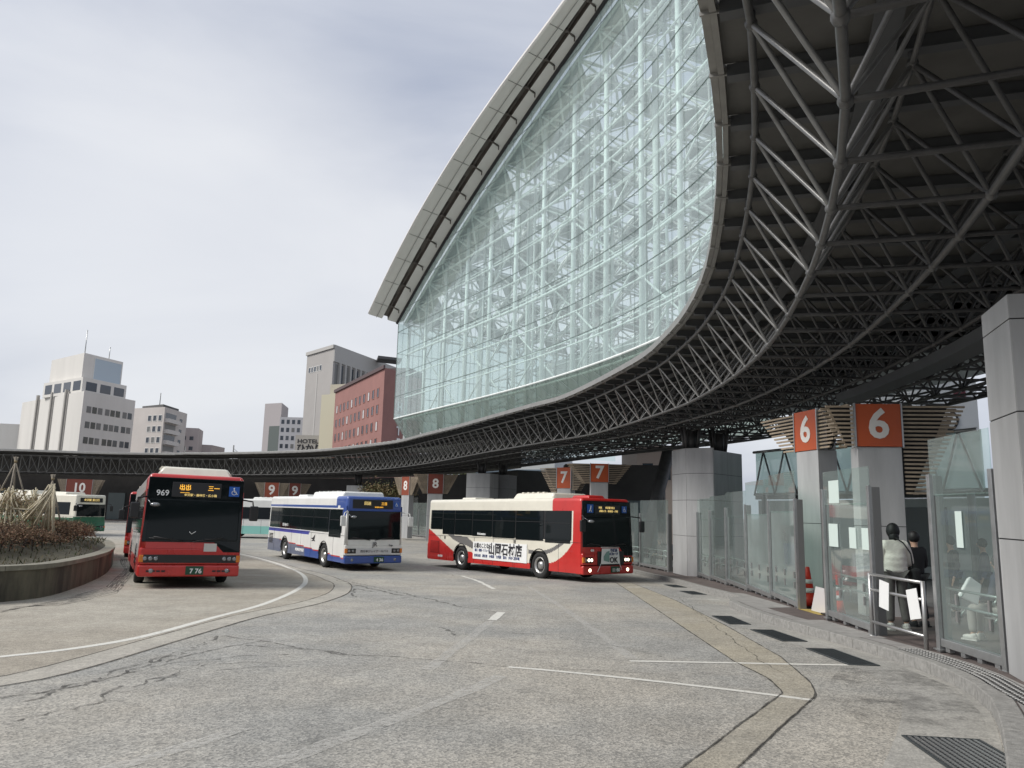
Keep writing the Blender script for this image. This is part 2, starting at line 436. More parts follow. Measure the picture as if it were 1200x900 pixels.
# tar-filled cracks
def crack(pts, w=.03, amp=.06, step=.12):
    q = [P(*a) for a in pts]; q = resample(q, step); ns = normals(q); out = []; ws = []; a = 0
    for i, p in enumerate(q):
        a = a*.7+random.uniform(-amp, amp)
        out.append((p[0]+ns[i][0]*a, p[1]+ns[i][1]*a)); ws.append(w*random.uniform(.25, 1.5))
    mb = MB(); ribbon(mb, out, ws, .006)
    return mb
def add_cracks(lst):
    t = MB()
    for pts, w, amp in lst:
        m = crack(pts, w, amp); t.add(m.v, m.f)
    return t
random.seed(11)
cr = [([(30,822),(100,800),(200,768),(265,745)], .05, .07), ([(0,818),(60,812),(130,793),(210,764)], .04, .06),
      ([(140,790),(210,776),(290,768),(340,766)], .03, .06), ([(180,800),(240,778),(300,776),(340,781)], .022, .05),
      ([(150,805),(200,790),(260,772)], .03, .08), ([(265,745),(330,755),(400,766),(500,773),(600,782)], .038, .04),
      ([(285,757),(350,761),(420,768)], .05, .06), ([(200,776),(260,757),(310,750)], .03, .06),
      ([(240,788),(300,782),(350,782)], .02, .05), ([(395,680),(440,688),(500,702),(545,712),(588,718)], .05, .07),
      ([(405,684),(430,689),(470,698)], .09, .07), ([(415,700),(418,690),(440,694)], .08, .06), ([(470,748),(500,744)], .03, .05),
      ([(518,735),(540,745)], .07, .06), ([(600,782),(700,786),(790,792)], .014, .03), ([(560,740),(640,745),(720,757),(790,772)], .02, .05),
      ([(20,845),(90,830),(150,803)], .035, .09), ([(520,672),(560,680),(640,690)], .02, .04),
      ([(790,905),(850,862),(900,824),(918,812)], .02, .01), ([(868,895),(912,856),(957,816)], .02, .01),
      ([(795,700),(840,735),(880,765),(915,790)], .02, .03), ([(1000,660+45),(1000,720)], .01, .01)]
struct(add_cracks(cr).build('road_crack', [M_CRACK]))
# tyre-scrub arcs by the planter
mb = MB()
for k in range(7):
    mb2 = crack([(0+k*3, 718-k*1.2), (70, 703+k*1.2), (125+k*2, 688+k*1.2), (147+k*2, 668), (140+k*2.5, 655)], .045, .012, .3); mb.add(mb2.v, mb2.f)
struct(mb.build('tyre_mark', [M_SCRUB]))

# ------------------------------------------------------------------ kerbs and pavement
k1 = [(.2,.2),(1.4,2.2),(2.6,4.2),(3.73,6.05),(4.34,7.09),(4.86,8.1),(5.15,9.0),(5.36,10.1),(5.40,11.6),(5.30,13.4),(5.16,15.4),(5.20,17.4),(5.42,19.6)]
k2 = [(6.05,20.6),(6.05,22.3),(5.97,25.4),(5.98,28),(5.85,31),(5.3,34.5),(4.1,38.5),(1.2,45.6),(-5.9,63.2),(-13.8,76.5),(-25,87.5),(-41,94.6),(-62,97.5),(-86,97)]
k1c = resample(catmull(k1, .2), .75); k2c = resample(catmull(k2, .3), 1.0)
def kerb(pts, name):
    mb = MB(); ns = normals(pts)
    for i in range(len(pts)-1):
        a, b = pts[i], pts[i+1]; na, nb = ns[i], ns[i+1]
        dx, dy = (b[0]-a[0])*.006, (b[1]-a[1])*.006
        q = [(a[0]+dx, a[1]+dy), (b[0]-dx, b[1]-dy), (b[0]-dx+nb[0]*.2, b[1]-dy+nb[1]*.2), (a[0]+dx+na[0]*.2, a[1]+dy+na[1]*.2)]
        mb.prism(q, lambda x, y: G(y)-.1, lambda x, y: G(y)+.15)
    return struct(mb.build(name, [M_KERB], bevel=.012))
kerb(k1c, 'kerb'); kerb(k2c, 'kerb')
# lowered nose between the two bays
nose = [k1c[-1], (5.75,20.3), (6.05,20.6)]
kerb(resample(nose, .4), 'kerb')
inn = [(p[0]+n[0]*.2, p[1]+n[1]*.2) for p, n in zip(k1c, normals(k1c))]+[(5.95,20.35)]+[(p[0]+n[0]*.2, p[1]+n[1]*.2) for p, n in zip(k2c, normals(k2c))]
outer = [(-60,140),(70,140),(70,-40),(12,-14),(3,-3)]
bm_poly = inn+outer
sheet('pavement', bm_poly, .146, M_PAVE)
# lighter slab edging along the kerb
mb = MB()
e1 = [(p[0]+n[0]*.36, p[1]+n[1]*.36) for p, n in zip(k1c, normals(k1c))][5:]
ribbon(mb, e1, .30, .150); 
struct(mb.build('pavement_edging', [M_PAVE2]))
sheet('inner_paving', [off(8, 4.4)]+[off(i, 4.4) for i in range(9, 60)]+[off(59, 22), (40, 60), (40, 5)], .149, M_PAVE2)  # paler tone put in for daylight from the open side beyond
sheet('ramp_surface', [(5.5,18.2),(5.62,20.1),(6.2,20.6),(6.15,22.0),(6.5,21.6),(6.35,17.6),(5.45,17.2)], .152, M_PAVE2)
sheet('pavement_slab', [(5.45,12.5),(5.35,14.9),(6.0,15.0),(5.95,12.4)], .152, M_PAVE2)
# tactile strip with domes beside the near screen
tp = [(4.9,7.1),(5.25,8.3),(5.52,9.2),(5.66,10.2),(5.68,11.3)]
tq = resample(catmull(tp, .2), .075); tn = normals(tq)
mb = MB(); ribbon(mb, tq, .32, .150)
for i in range(0, len(tq)):
    for j in range(4):
        o_ = -.12+j*.08
        mb.lathe([(.022,0),(.018,.008),(.008,.010)], 6, 1, Matrix.Translation((tq[i][0]+tn[i][0]*o_, tq[i][1]+tn[i][1]*o_, G(tq[i][1])+.151)))
struct(mb.build('tactile_paving', [mat('tactile_dark', (.05,.05,.052), .7), mat('tactile_dome', (.36,.36,.35), .5)]))
# yellow strip in the gap between the screens
sheet('tactile_strip', [(6.3,16.0),(6.35,17.3),(6.75,17.25),(6.7,15.95)], .152, mat('tactile_yellow', (.45,.34,.10), .8, var=.3, scale=8))
# apron of the gutter
gl = [(p[0]-n[0]*.78, p[1]-n[1]*.78) for p, n in zip(k1c, normals(k1c))]
gr = [(p[0]-n[0]*.01, p[1]-n[1]*.01) for p, n in zip(k1c, normals(k1c))]
sheet('gutter_apron', gl[3:]+gr[3:][::-1], .0025, M_APRON)
sheet('damp_stain', [P(*q) for q in [(985,783),(1060,783),(1120,808),(1152,838),(1160,872),(1040,868),(960,812)]], .006, M_DAMP)


g2 = [(p[0]-n[0]*.7, p[1]-n[1]*.7) for p, n in zip(k2c, normals(k2c))][:16]
g3 = [(p[0]-n[0]*.01, p[1]-n[1]*.01) for p, n in zip(k2c, normals(k2c))][:16]
sheet('gutter_apron', g2+g3[::-1], .0025, M_APRON)
# gutter grates
def grate(c, ang, L, W, label, bars=0):
    M = Matrix.Translation((c[0], c[1], G(c[1])+.004)) @ Matrix.Rotation(ang, 4, 'Z') @ Matrix.Rotation(0, 4, 'X')
    sl = Matrix.Rotation(math.atan(-.028*math.sin(ang)), 4, 'Y') if False else Matrix.Identity(4)
    # tilt to the road fall
    nrm = Vector((0, .028, 1)).normalized(); q = Vector((0,0,1)).rotation_difference(nrm).to_matrix().to_4x4()
    M = Matrix.Translation((c[0], c[1], G(c[1])+.004)) @ q @ Matrix.Rotation(ang, 4, 'Z')
    e = empty('drain_grate', M=M); tag(e, label, 'drain grate', 'drain grates in the kerbside gutter')
    f = MB(); t = .025
    f.box(-L/2, L/2, -W/2, -W/2+t, 0, .012); f.box(-L/2, L/2, W/2-t, W/2, 0, .012); f.box(-L/2, -L/2+t, -W/2+t, W/2-t, 0, .012); f.box(L/2-t, L/2, -W/2+t, W/2-t, 0, .012)
    f.build('frame', [M_GRATE], e)
    g = MB(); g.box(-L/2+t, L/2-t, -W/2+t, W/2-t, 0, .002, 1)
    if bars:
        for i in range(bars):
            x = -L/2+t+(i+.5)*(L-2*t)/bars; g.box(x-.012, x+.012, -W/2+t, W/2-t, .002, .011, 0)
        for i in range(22):
            y = -W/2+t+(i+.5)*(W-2*t)/22; g.box(-L/2+t, L/2-t, y-.004, y+.004, .002, .008, 2)
    else:
        n1 = int(L/.03)
        for i in range(n1):
            x = -L/2+t+(i+.5)*(L-2*t)/n1; g.box(x-.004, x+.004, -W/2+t, W/2-t, .002, .010, 0)
    g.build('grating', [M_INOX if bars else M_GRATE, M_GRATEF, M_GRATE], e)
    return e
A = R(90)
grate(P(791,687), R(93), 1.3, .45, 'mesh drain grate farthest along the gutter, beside the red bus front')
grate(P(812,695), R(93), 1.3, .45, 'mesh drain grate in the gutter next to the far kerb, short of the ramp')
grate(P(856,727), R(88), 1.5, .42, 'mesh drain grate beside the nose of the near kerb')
grate(P(911,745), R(92), 1.5, .42, 'mesh drain grate in the middle of the three by the near kerb')
grate(P(985,770), R(90), 1.5, .42, 'mesh drain grate just beyond the end of the white stop line')
grate((3.62,6.35), R(-8), .62, 1.05, 'large barred drain grate with bright bars in the near gutter', bars=11)
# ------------------------------------------------------------------ canopy
ZB = CZ+3.5
def table(t, y):
    for i in range(len(t)-1):
        if t[i][0] <= y <= t[i+1][0]:
            k = (y-t[i][0])/(t[i+1][0]-t[i][0]); k = k*k*(3-2*k)
            return t[i][1]+(t[i+1][1]-t[i][1])*k
    return t[0][1] if y < t[0][0] else t[-1][1]
T_OFF = [(-20,-.8),(200,-.75)]
E_OFF = [(-20,-1.12),(20,-1.15),(40,-1.3),(200,-1.3)]
ZT_T = [(-20,4.85),(30,4.75),(45,4.8),(60,4.95),(80,5.1),(92,5.3),(100,5.6)]
ZD_T = [(-20,5.05),(45,5.05),(60,5.3),(76,5.6),(92,5.85),(100,6.05)]
toff = []; eoff = []; zt_ = []; zd_ = []
acc = 0
for i, p in enumerate(MC):
    yy = p[1] if i < len(MC)-14 else MC[-14][1]
    if p[0] < -40: yy = 88+min(12, (-40-p[0])*.5)
    toff.append(table(T_OFF, yy)); eoff.append(table(E_OFF, yy)); zt_.append(CZ+table(ZT_T, yy)); zd_.append(CZ+table(ZD_T, yy))
NSEG = len(MC)-1
def node_on(i, o): # i may be fractional
    k = int(i); t = i-k; k2 = min(k+1, NSEG)
    x = MC[k][0]*(1-t)+MC[k2][0]*t; y = MC[k][1]*(1-t)+MC[k2][1]*t
    nx = NC[k][0]*(1-t)+NC[k2][0]*t; ny = NC[k][1]*(1-t)+NC[k2][1]*t
    return (x+nx*o, y+ny*o)
def Tn(i, k): x, y = node_on(i, toff[min(int(i), NSEG)]+1.6*k); return Vector((x, y, zt_[min(int(i), NSEG)]))
def Bn(i, k): x, y = node_on(min(i+.5, NSEG), 1.6*k); return Vector((x, y, ZB))
canopy = empty('station_canopy', (MC[20][0]+5, MC[20][1], G(MC[20][1])+.15))
canopy_inv = canopy.matrix_world.inverted() if False else Matrix.Translation(-Vector(canopy.location))
tag(canopy, 'dark steel space-frame canopy curving over all the bus stops', 'canopy')
NT, NB = 6, 5
def dist(v): return math.hypot(v.x, v.y)
def vis_n(v): d = dist(v); return 10 if d < 12 else (8 if d < 22 else (6 if d < 45 else 4))
# chords
for k in range(NT):
    mb = MB()
    for i in range(NSEG):
        a, b = Tn(i, k), Tn(i+1, k)
        mb.tube(a, b, .042 if k == 0 else .034, vis_n(a), caps=False)
        if dist(a) < 30: mb.ball(a, .068, n=8)
    mb.build('top_chord', [M_STEEL if k < 2 else M_STEEL2], canopy, M=canopy_inv)
for k in range(NB):
    mb = MB()
    for i in range(NSEG-1):
        a, b = Bn(i, k), Bn(i+1, k)
        mb.tube(a, b, .044 if k in (0, 1) else .04, vis_n(a), caps=False)
        if dist(a) < 30: mb.ball(a, .076, n=8)
    mb.build('bottom_chord', [M_STEEL if k < 2 else M_STEEL2], canopy, M=canopy_inv)
for k in range(NB):
    mb = MB()
    for i in range(NSEG-1):
        c = Bn(i, k); n = vis_n(c)
        r = .025 if k == 0 else .026
        if dist(c) > 80 and k > 2: continue
        for j in (0, 1):
            mb.tube(c, Tn(i+j, k), r*1.15, n, caps=False)
            mb.tube(c, Tn(i+j, k+1), r, n, caps=False)
    mb.build('web_lattice', [M_STEELF if k < 1 else M_STEEL2], canopy, M=canopy_inv)
rest = MB(); order = sorted(range(NSEG-1), key=lambda i: dist(Bn(i, 0)))[:98]
for i in range(NSEG-1):
    mb = MB() if i in order else rest
    for k in range(NB-1):
        a = Bn(i, k)
        if dist(a) > 80 and k > 2: continue
        mb.tube(a, Bn(i, k+1), .033, vis_n(a), caps=False)
    if i in order: mb.build('cross_bar', [M_STEEL2], canopy, M=canopy_inv)
rest.build('cross_bars', [M_STEEL2], canopy, M=canopy_inv)['kind'] = 'stuff'
# roof deck : overlapping sheets between radial bearers
IN_D = 6.9
mb = MB(); rb = MB(); gt = MB(); pl = {1.15: MB(), 4.3: MB()}
def ringp(i, o): x, y = node_on(i, o); return x, y
for i in range(NSEG):
    e0, e1 = eoff[i], eoff[i+1]; ZD = (zd_[i]+zd_[i+1])/2; ZT = zt_[i]
    a = ringp(i+.03, e0); b = ringp(i+.97, e1); c = ringp(i+.97, IN_D); d = ringp(i+.03, IN_D)
    up = .05*(i % 2)
    mb.prism([a, b, c, d], ZD+.05, ZD+.12)
    # recessed tray between
    a = ringp(i+.97, e0+.1); b = ringp(min(i+1.03, NSEG), e1+.1); c = ringp(min(i+1.03, NSEG), IN_D); d = ringp(i+.97, IN_D)
    mb.prism([a, b, c, d], ZD+.13, ZD+.17)
    # radial bearer
    p0 = ringp(i, e0+.05); p1 = ringp(i, IN_D)
    L = math.dist(p0, p1); an = math.atan2(p1[1]-p0[1], p1[0]-p0[0])
    Mx = Matrix.Translation((p0[0], p0[1], ZD)) @ Matrix.Rotation(an, 4, 'Z')
    if dist(Vector((p0[0], p0[1], 0))) < 70:
        rb.box(0, L, -.035, .035, -.11, .045, 0, Mx)
        rb.box(0, L, -.075, .075, -.125, -.112, 0, Mx)
        br = MB(); br.box(-.20, .12, -.012, .012, -.07, -.02, 0, Mx); br.build('gutter_bracket', [M_GUT], canopy, M=canopy_inv)
        t = Tn(i, 0)
        q = ringp(i, toff[i]); rb.tube((q[0], q[1], ZT), (q[0], q[1], ZD-.1), .045, 6)
        q = ringp(i, toff[i]+1.6); rb.tube((q[0], q[1], ZT), (q[0], q[1], ZD-.1), .04, 6)
    # gutter: two rails
    g0 = ringp(i, e0+.02); g1 = ringp(i+1, e1+.02); h0 = ringp(i, e0-.05); h1 = ringp(i+1, e1-.05)
    gt.prism([g0, g1, h1, h0], ZD-.06, ZD+.10)
    g0 = ringp(i, e0-.055); g1 = ringp(i+1, e1-.055); h0 = ringp(i, e0-.14); h1 = ringp(i+1, e1-.14)
    gt.prism([g0, g1, h1, h0], ZD-.02, ZD+.16)
    # flat purlin strips
    for o_ in (1.15, 4.3):
        g0 = ringp(i, toff[i]+o_); g1 = ringp(i+1, toff[i+1]+o_); h0 = ringp(i, toff[i]+o_+.28); h1 = ringp(i+1, toff[i+1]+o_+.28)
        pl[o_].prism([g0, g1, h1, h0], ZD-.15, ZD-.128)
rt = MB()  # pale sheet added on top, unseen, to bounce light onto the glass skirt
for i in range(NSEG):
    zz = (zd_[i]+zd_[i+1])/2; rt.prism([ringp(i, eoff[i]+.1), ringp(i+1, eoff[i+1]+.1), ringp(i+1, IN_D), ringp(i, IN_D)], zz+.18, zz+.24)
rt.build('roof_bounce_sheet', [mat('bounce_sheet', (.42,.43,.42), .55, var=.1, scale=.6)], canopy, M=canopy_inv)
mb.build('roof_deck', [M_DECK], canopy, M=canopy_inv)
rb.build('roof_bearer', [M_GIRD], canopy, M=canopy_inv)
gt.build('gutter', [M_GUT], canopy, M=canopy_inv)
for q_ in pl.values(): q_.build('purlin', [M_GIRD], canopy, M=canopy_inv)
# box girder under the frame, carried by the pillars, and a second one behind
for (o_, w, z0, z1) in ((3.3, .5, ZB-.32, ZB-.10),):
    mb = MB()
    for i in range(2, at_y(21)[2]):
        a = ringp(i, o_); b = ringp(i+1, o_); c = ringp(i+1, o_+w); d = ringp(i, o_+w)
        mb.prism([a, b, c, d], z0, z1)
        if dist(Vector((a[0], a[1], 0))) < 60 and i % 2 == 0:
            m0 = ringp(i, o_+w/2); mb.box(m0[0]-.06, m0[0]+.06, m0[1]-.06, m0[1]+.06, z1, ZB+.02)
    mb.build('box_girder', [M_GIRD], canopy, M=canopy_inv)
# dark panel added behind the far canopy, for the darkness under its deck
mb = MB()
for i in range(at_y(58)[2], NSEG-1):
    mb.prism([ringp(i, 7.0), ringp(i+1, 7.0), ringp(i+1, 7.15), ringp(i, 7.15)], ZB-.15, zd_[i]+.04)
mb.build('back_dark_panel', [M_DECK], canopy, M=canopy_inv)
# inner open lattice past the deck
mb = MB()
for i in range(6, NSEG-6):
    a = node_on(i, 8.0); b = node_on(i+1, 8.0); m = node_on(i+.5, 9.4)
    A_, B_ = Vector((*a, ZB+.1)), Vector((*b, ZB+.1)); Mv = Vector((*m, ZB+1.0))
    if dist(A_) > 75: continue
    n = vis_n(A_)
    mb.tube(A_, B_, .05, n, caps=False); mb.tube(A_, Mv, .03, n, caps=False); mb.tube(B_, Mv, .03, n, caps=False)
    mb.tube(Bn(i, 4), A_, .035, n, caps=False); mb.tube(Bn(i, 4), B_, .03, n, caps=False)
    m2 = node_on(min(i+1.5, NSEG), 9.4); mb.tube(Mv, (m2[0], m2[1], ZB+1.0), .04, n, caps=False)
    mb.tube(Tn(i, 5), Mv, .03, n, caps=False); mb.tube(Tn(i, 5), A_, .03, n, caps=False)
mb.build('eaves_lattice', [M_STEEL2], canopy, M=canopy_inv)

# ------------------------------------------------------------------ panelled pillars
def pillar(poly, y, h_rel, label, dark=(), joints=(1.55, 2.95, 4.0), grp='panelled pillars that carry the canopy'):
    z0 = G(y)+.14; z1 = CZ+h_rel
    c = (sum(p[0] for p in poly)/len(poly), sum(p[1] for p in poly)/len(poly))
    e = empty('canopy_pillar', (c[0], c[1], z0)); tag(e, label, 'pillar', grp)
    inv = Matrix.Translation((-c[0], -c[1], -z0))
    n = len(poly)
    a = sum(poly[i][0]*poly[(i+1) % n][1]-poly[(i+1) % n][0]*poly[i][1] for i in range(n))
    if a < 0: poly = poly[::-1]
    core = MB(); core.prism([(c[0]+(p[0]-c[0])*.985, c[1]+(p[1]-c[1])*.985) for p in poly], z0-.05, z1-.03); core.build('core', [M_JOINT], e, M=inv)
    zs = [z0]+[z0+j for j in joints if z0+j < z1-.2]+[z1]
    for i in range(n):
        A_ = Vector((*poly[i], 0)); B_ = Vector((*poly[(i+1) % n], 0)); d = (B_-A_); L = d.length; d.normalize()
        k = max(1, round(L/1.3)); mb = MB()
        for j in range(k):
            for q in range(len(zs)-1):
                p0 = A_+d*(L*j/k+.008); p1 = A_+d*(L*(j+1)/k-.008); nn = Vector((d.y, -d.x, 0))
                q0 = p0-nn*.04; q1 = p1-nn*.04
                mb.prism([p0[:2], p1[:2], q1[:2], q0[:2]], zs[q]+.008, zs[q+1]-.008)
        mb.build('cladding', [M_PANELD if i in dark else M_PANEL], e, M=inv)
    st = MB()
    for dx, dy in ((-.2,-.15),(.2,-.15),(.2,.2),(-.2,.2)):
        st.tube((c[0]+dx, c[1]+dy, z1-.05), (c[0]+dx*1.6, c[1]+dy*1.6, ZB+.1), .07, 8)
    st.tube((c[0], c[1], z1-.05), (c[0], c[1], ZB-.1), .2, 12)
    st.build('steel_stub', [M_STEEL2], e, M=inv)
    return e
# nearest, at the right edge
Ax, Ay = 5.86, 9.32; dA = Vector((-.27,-.90,0)).normalized(); pA = Vector((.96,-.28,0)).normalized()
a = Vector((Ax, Ay, 0)); b = a+dA*1.0; c_ = b+pA*1.7; d_ = a+pA*1.7
pillar([a[:2], b[:2], c_[:2], d_[:2]], 9, 2.56, 'broad grey panelled pillar cut by the right edge, beside the nearest glass screen', dark=())
pillar([(6.78,32.2),(7.02,30.7),(7.98,30.1),(7.95,31.0),(7.2,32.6)], 31, 2.66, 'pale grey panelled pillar between the row of glass screens and the red bus')
pillar([(8.0,30.35),(9.75,32.3),(9.2,33.3),(7.98,32.3)], 31, 2.60, 'dark grey panelled pillar wing set behind the pale pillar of the bay')
def far_pillar(px0, px1, y, top, label, dark=()):
    x0 = (px0-600)/898*y*.985; x1 = (px1-600)/898*y*.985
    pillar([(x0,y),(x1,y-.2),(x1+.6,y+1.2),(x0+.3,y+1.4)], y, top, label, dark)
far_pillar(549, 577, 56, 2.66, 'pale grey block pillar showing above the roof of the red and cream bus')
far_pillar(577.5, 599, 57.5, 2.66, 'darker grey block pillar against the pale one above the red and cream bus', dark=(0,1,2,3))
far_pillar(408, 427, 82, 2.3, 'small grey block pillar showing above the blue and white bus')
# ------------------------------------------------------------------ glazed hall above the canopy
D_CTRL = [(-12.74,73.0),(-10.61,69.0),(-8.33,65.0),(-5.4,60.0),(-2.51,55.0),(0.22,50.0),(2.68,45.0),(4.4,41.0),(5.87,37.0),(7.05,33.0),(7.93,29.0),(8.51,25.0),(8.78,21.0),(8.75,17.0),(8.44,13.0)]
DC = resample(catmull(D_CTRL[1:], .3), 1.30)
DN = [(-n[0], -n[1]) for n in normals(DC)]      # travel is towards the eye: this turns outward normals inward
# make DN point inward (away from the turning circle, +x side)
DN = [(n[0], n[1]) if n[0] > 0 else (-n[0], -n[1]) for n in DN]
ZF = CZ+8.0
PROF = [(-20,28.2),(14,28.2),(22,28.9),(30,29.4),(36,29.35),(40,28.98),(42.9,28.56),(45.8,27.96),(48.7,27.17),(51.6,26.18),(54.5,25.0),(57.4,23.65),(60.3,22.14),(63.2,20.5),(66.1,18.8),(69,17.08),(74,14.1)]
W_T = [(10,1.8),(40,1.93),(42.9,2.18),(45.8,2.45),(48.7,2.69),(51.6,2.9),(54.5,3.04),(57.4,3.12),(60.3,3.14),(63.2,3.1),(66.1,3.01),(69,2.9),(80,2.7)]
PROF = catmull(PROF, .5)
def prof(y):
    for i in range(len(PROF)-1):
        if PROF[i][0] <= y <= PROF[i+1][0]:
            k = (y-PROF[i][0])/(PROF[i+1][0]-PROF[i][0]); return CZ+PROF[i][1]+(PROF[i+1][1]-PROF[i][1])*k
    return CZ+PROF[-1][1]
ND = len(DC)
dome = empty('glass_hall', (8, 34, CZ+5.3)); tag(dome, 'huge glazed hall with an arched roof rising above the canopy', 'glass hall')
dinv = Matrix.Translation(-Vector(dome.location))
def dn(i, o, z): return Vector((DC[i][0]+DN[i][0]*o, DC[i][1]+DN[i][1]*o, z))
# facade glass, one skin, rows 2 m high
gl = MB(); mu = MB()
rows = [ZF+2.0*k for k in range(0, 13)]
for i in range(ND-1):
    t0, t1 = prof(DC[i][1]), prof(DC[i+1][1])
    for z in rows:
        z1 = z+2.0
        if z >= min(t0, t1)-.05: 
            if z >= max(t0, t1): continue
        a0, a1 = min(z, t0), min(z, t1); b0, b1 = min(z1, t0), min(z1, t1)
        if b0-a0 < .02 and b1-a1 < .02: continue
        gl.add([dn(i,0,a0), dn(i+1,0,a1), dn(i+1,0,b1), dn(i,0,b0)], [(0,1,2,3)])
        if b0-a0 > .3 or b1-a1 > .3:
            mu.tube(dn(i,-.02,a0), dn(i+1,-.02,a1), .022, 4, caps=False)
gl.build('facade_glass', [M_DOME], dome, M=dinv)
for i in range(ND): mu.tube(dn(i,-.03,ZF), dn(i,-.03,prof(DC[i][1])), .012, 4, caps=False)
mu.build('mullion_grid', [M_MULL], dome, M=dinv)
# sloping skirt under the fold
sk = MB(); sm = MB(); fr = MB()
ZS = CZ+5.45
for i in range(ND-1):
    a, b, c, d = dn(i,0,ZF), dn(i+1,0,ZF), dn(i+1,1.7,ZS), dn(i,1.7,ZS)
    sk.add([a, b, c, d], [(3,2,1,0)])
    fr.tube(a, b, .06, 6, caps=False)
    j = min(i+2, ND-1); jj = max(0, i-2)
    o_ = Vector((-DN[i][0]*.03, -DN[i][1]*.03, -.02))
    sm.tube(a+o_, dn(j,1.7,ZS)+o_, .011, 4, caps=False); sm.tube(a+o_, dn(jj,1.7,ZS)+o_, .011, 4, caps=False)
    m0 = (a+d)/2+o_; m1 = (b+c)/2+o_; sm.tube(m0, m1, .010, 4, caps=False)
sk.build('skirt_glass', [M_DOMELOW], dome, M=dinv)
sm.build('skirt_lattice', [M_MULL], dome, M=dinv)
fr.build('fold_rail', [M_WHITEST], dome, M=dinv)
# inner steel behind the glass: columns, rails, braces
rl = MB()
for i in range(0, ND, 3):
    zt = prof(DC[i][1])-.3
    st = MB(); st.tube(dn(i,1.1,ZS), dn(i,1.1,zt), .15, 8); st.build('column', [M_WHITEST], dome, M=dinv); st = MB()
    if i % 6 == 0: st.tube(dn(i,4.5,ZS), dn(i,4.5,zt), .22, 8)
    else: st.tube(dn(i,2.6,ZS), dn(i,2.6,zt), .08, 6)
    st.build('column', [M_WHITEST], dome, M=dinv)
for i in range(ND-1):
    for k in range(0, 12):
        z = ZF+2.0*k
        if z < min(prof(DC[i][1]), prof(DC[i+1][1]))-.4:
            rl.tube(dn(i,.9,z), dn(i+1,.9,z), .055 if k % 3 else .10, 6, caps=False)
            if k % 2: rl.tube(dn(i,1.3,z+.5), dn(i+1,1.3,z+.5), .05, 6, caps=False)
for i in range(0, ND-6, 6):
    for k in range(0, 11, 3):
        z0, z1 = ZF+2*k, ZF+2*k+6
        zz0 = min(z1, prof(DC[i][1])-.4); zz1 = min(z1, prof(DC[i+6][1])-.4)
        if zz0 < z0+1 or zz1 < z0+1: continue
        bc = MB(); bc.tube(dn(i,2.9,z0), dn(i+6,2.9,zz1), .07, 6); bc.tube(dn(i,2.9,zz0), dn(i+6,2.9,z0), .07, 6); bc.build('cross_brace', [M_WHITEST], dome, M=dinv)
rl.build('rail_grid', [M_WHITEST], dome, M=dinv)
# roof: node lattice in two layers under partly glazed panels, running 36 m inward
random.seed(5)
NR = 15; DR = 2.6
def roof(i, k, dz=0.0):
    o_ = .6+k*DR; p = dn(i, o_, 0); drop = 0.010*(k*DR)**1.55
    return Vector((p.x, p.y, prof(DC[i][1])-.25-drop*.9+dz))
la = MB(); pn = MB()
S2 = 2
idx = list(range(0, ND, S2))
if idx[-1] != ND-1: idx.append(ND-1)
for a in range(len(idx)-1):
    i, j = idx[a], idx[a+1]
    for k in range(NR):
        p00, p10, p11, p01 = roof(i,k), roof(j,k), roof(j,k+1), roof(i,k+1)
        mid = (p00+p10+p11+p01)/4; lo = mid+Vector((0,0,-2.0))
        for q in (p00, p10, p11, p01): la.tube(q, lo, .085, 5, caps=False)
        la.ball(lo, .22, n=6)
        la.tube(p00, p10, .12, 5, caps=False); la.tube(p00, p01, .12, 5, caps=False); la.tube(p00, p11, .07, 5, caps=False)
        if a < len(idx)-2:
            i2, j2 = idx[a+1], idx[a+2]; lo2 = (roof(i2,k)+roof(j2,k)+roof(j2,k+1)+roof(i2,k+1))/4+Vector((0,0,-2.0)); la.tube(lo, lo2, .10, 5, caps=False)
        if k < NR-1:
            lo3 = (roof(i,k+1)+roof(j,k+1)+roof(j,k+2)+roof(i,k+2))/4+Vector((0,0,-2.0)); la.tube(lo, lo3, .10, 5, caps=False)
        up = Vector((0,0,.25))
        def pt(u, v): return (p00*(1-u)+p10*u)*(1-v)+(p01*(1-u)+p11*u)*v+up
        # four triangles per bay; some are left clear
        c0 = pt(.5,.5)
        for t_, (u0,v0,u1,v1) in enumerate(((0,0,1,0),(1,0,1,1),(1,1,0,1),(0,1,0,0))):
            if random.random() < (.46 if k > 0 else .12): continue
            pn.add([pt(u0,v0), pt(u1,v1), c0], [(0,1,2)])
la.build('roof_lattice', [M_WHITEST], dome, M=dinv)
pn.build('roof_panelling', [M_DOMEPAN], dome, M=dinv, solid=.1)
# second lattice wall deeper inside, and the inner screen wall
la = MB()
for i in range(0, ND-3, 3):
    z = ZF-1
    while z < prof(DC[i][1])-4:
        a, b, c, d = dn(i,9.5,z), dn(i+3,9.5,z), dn(i+3,9.5,z+2.6), dn(i,9.5,z+2.6)
        m = (a+b+c+d)/4+Vector((DN[i][0]*1.8, DN[i][1]*1.8, 0))
        la.tube(a, b, .09, 5, caps=False); la.tube(a, d, .09, 5, caps=False)
        for q in (a, b, c, d): la.tube(q, m, .07, 5, caps=False)
        z += 2.6
la.build('inner_lattice', [M_WHITEST], dome, M=dinv)
wl_ = MB()
for i in range(ND-1):
    h = 6.5
    if DC[i][1] < 44: continue
    wl_.prism([tuple(dn(i,15,0)[:2]), tuple(dn(i+1,15,0)[:2]), tuple(dn(i+1,15.3,0)[:2]), tuple(dn(i,15.3,0)[:2])], ZS, ZF+h)
wl_.build('inner_wall', [mat('hall_wall', (.55,.60,.585), .6, var=.15, scale=.6)], dome, M=dinv)
fl = MB()
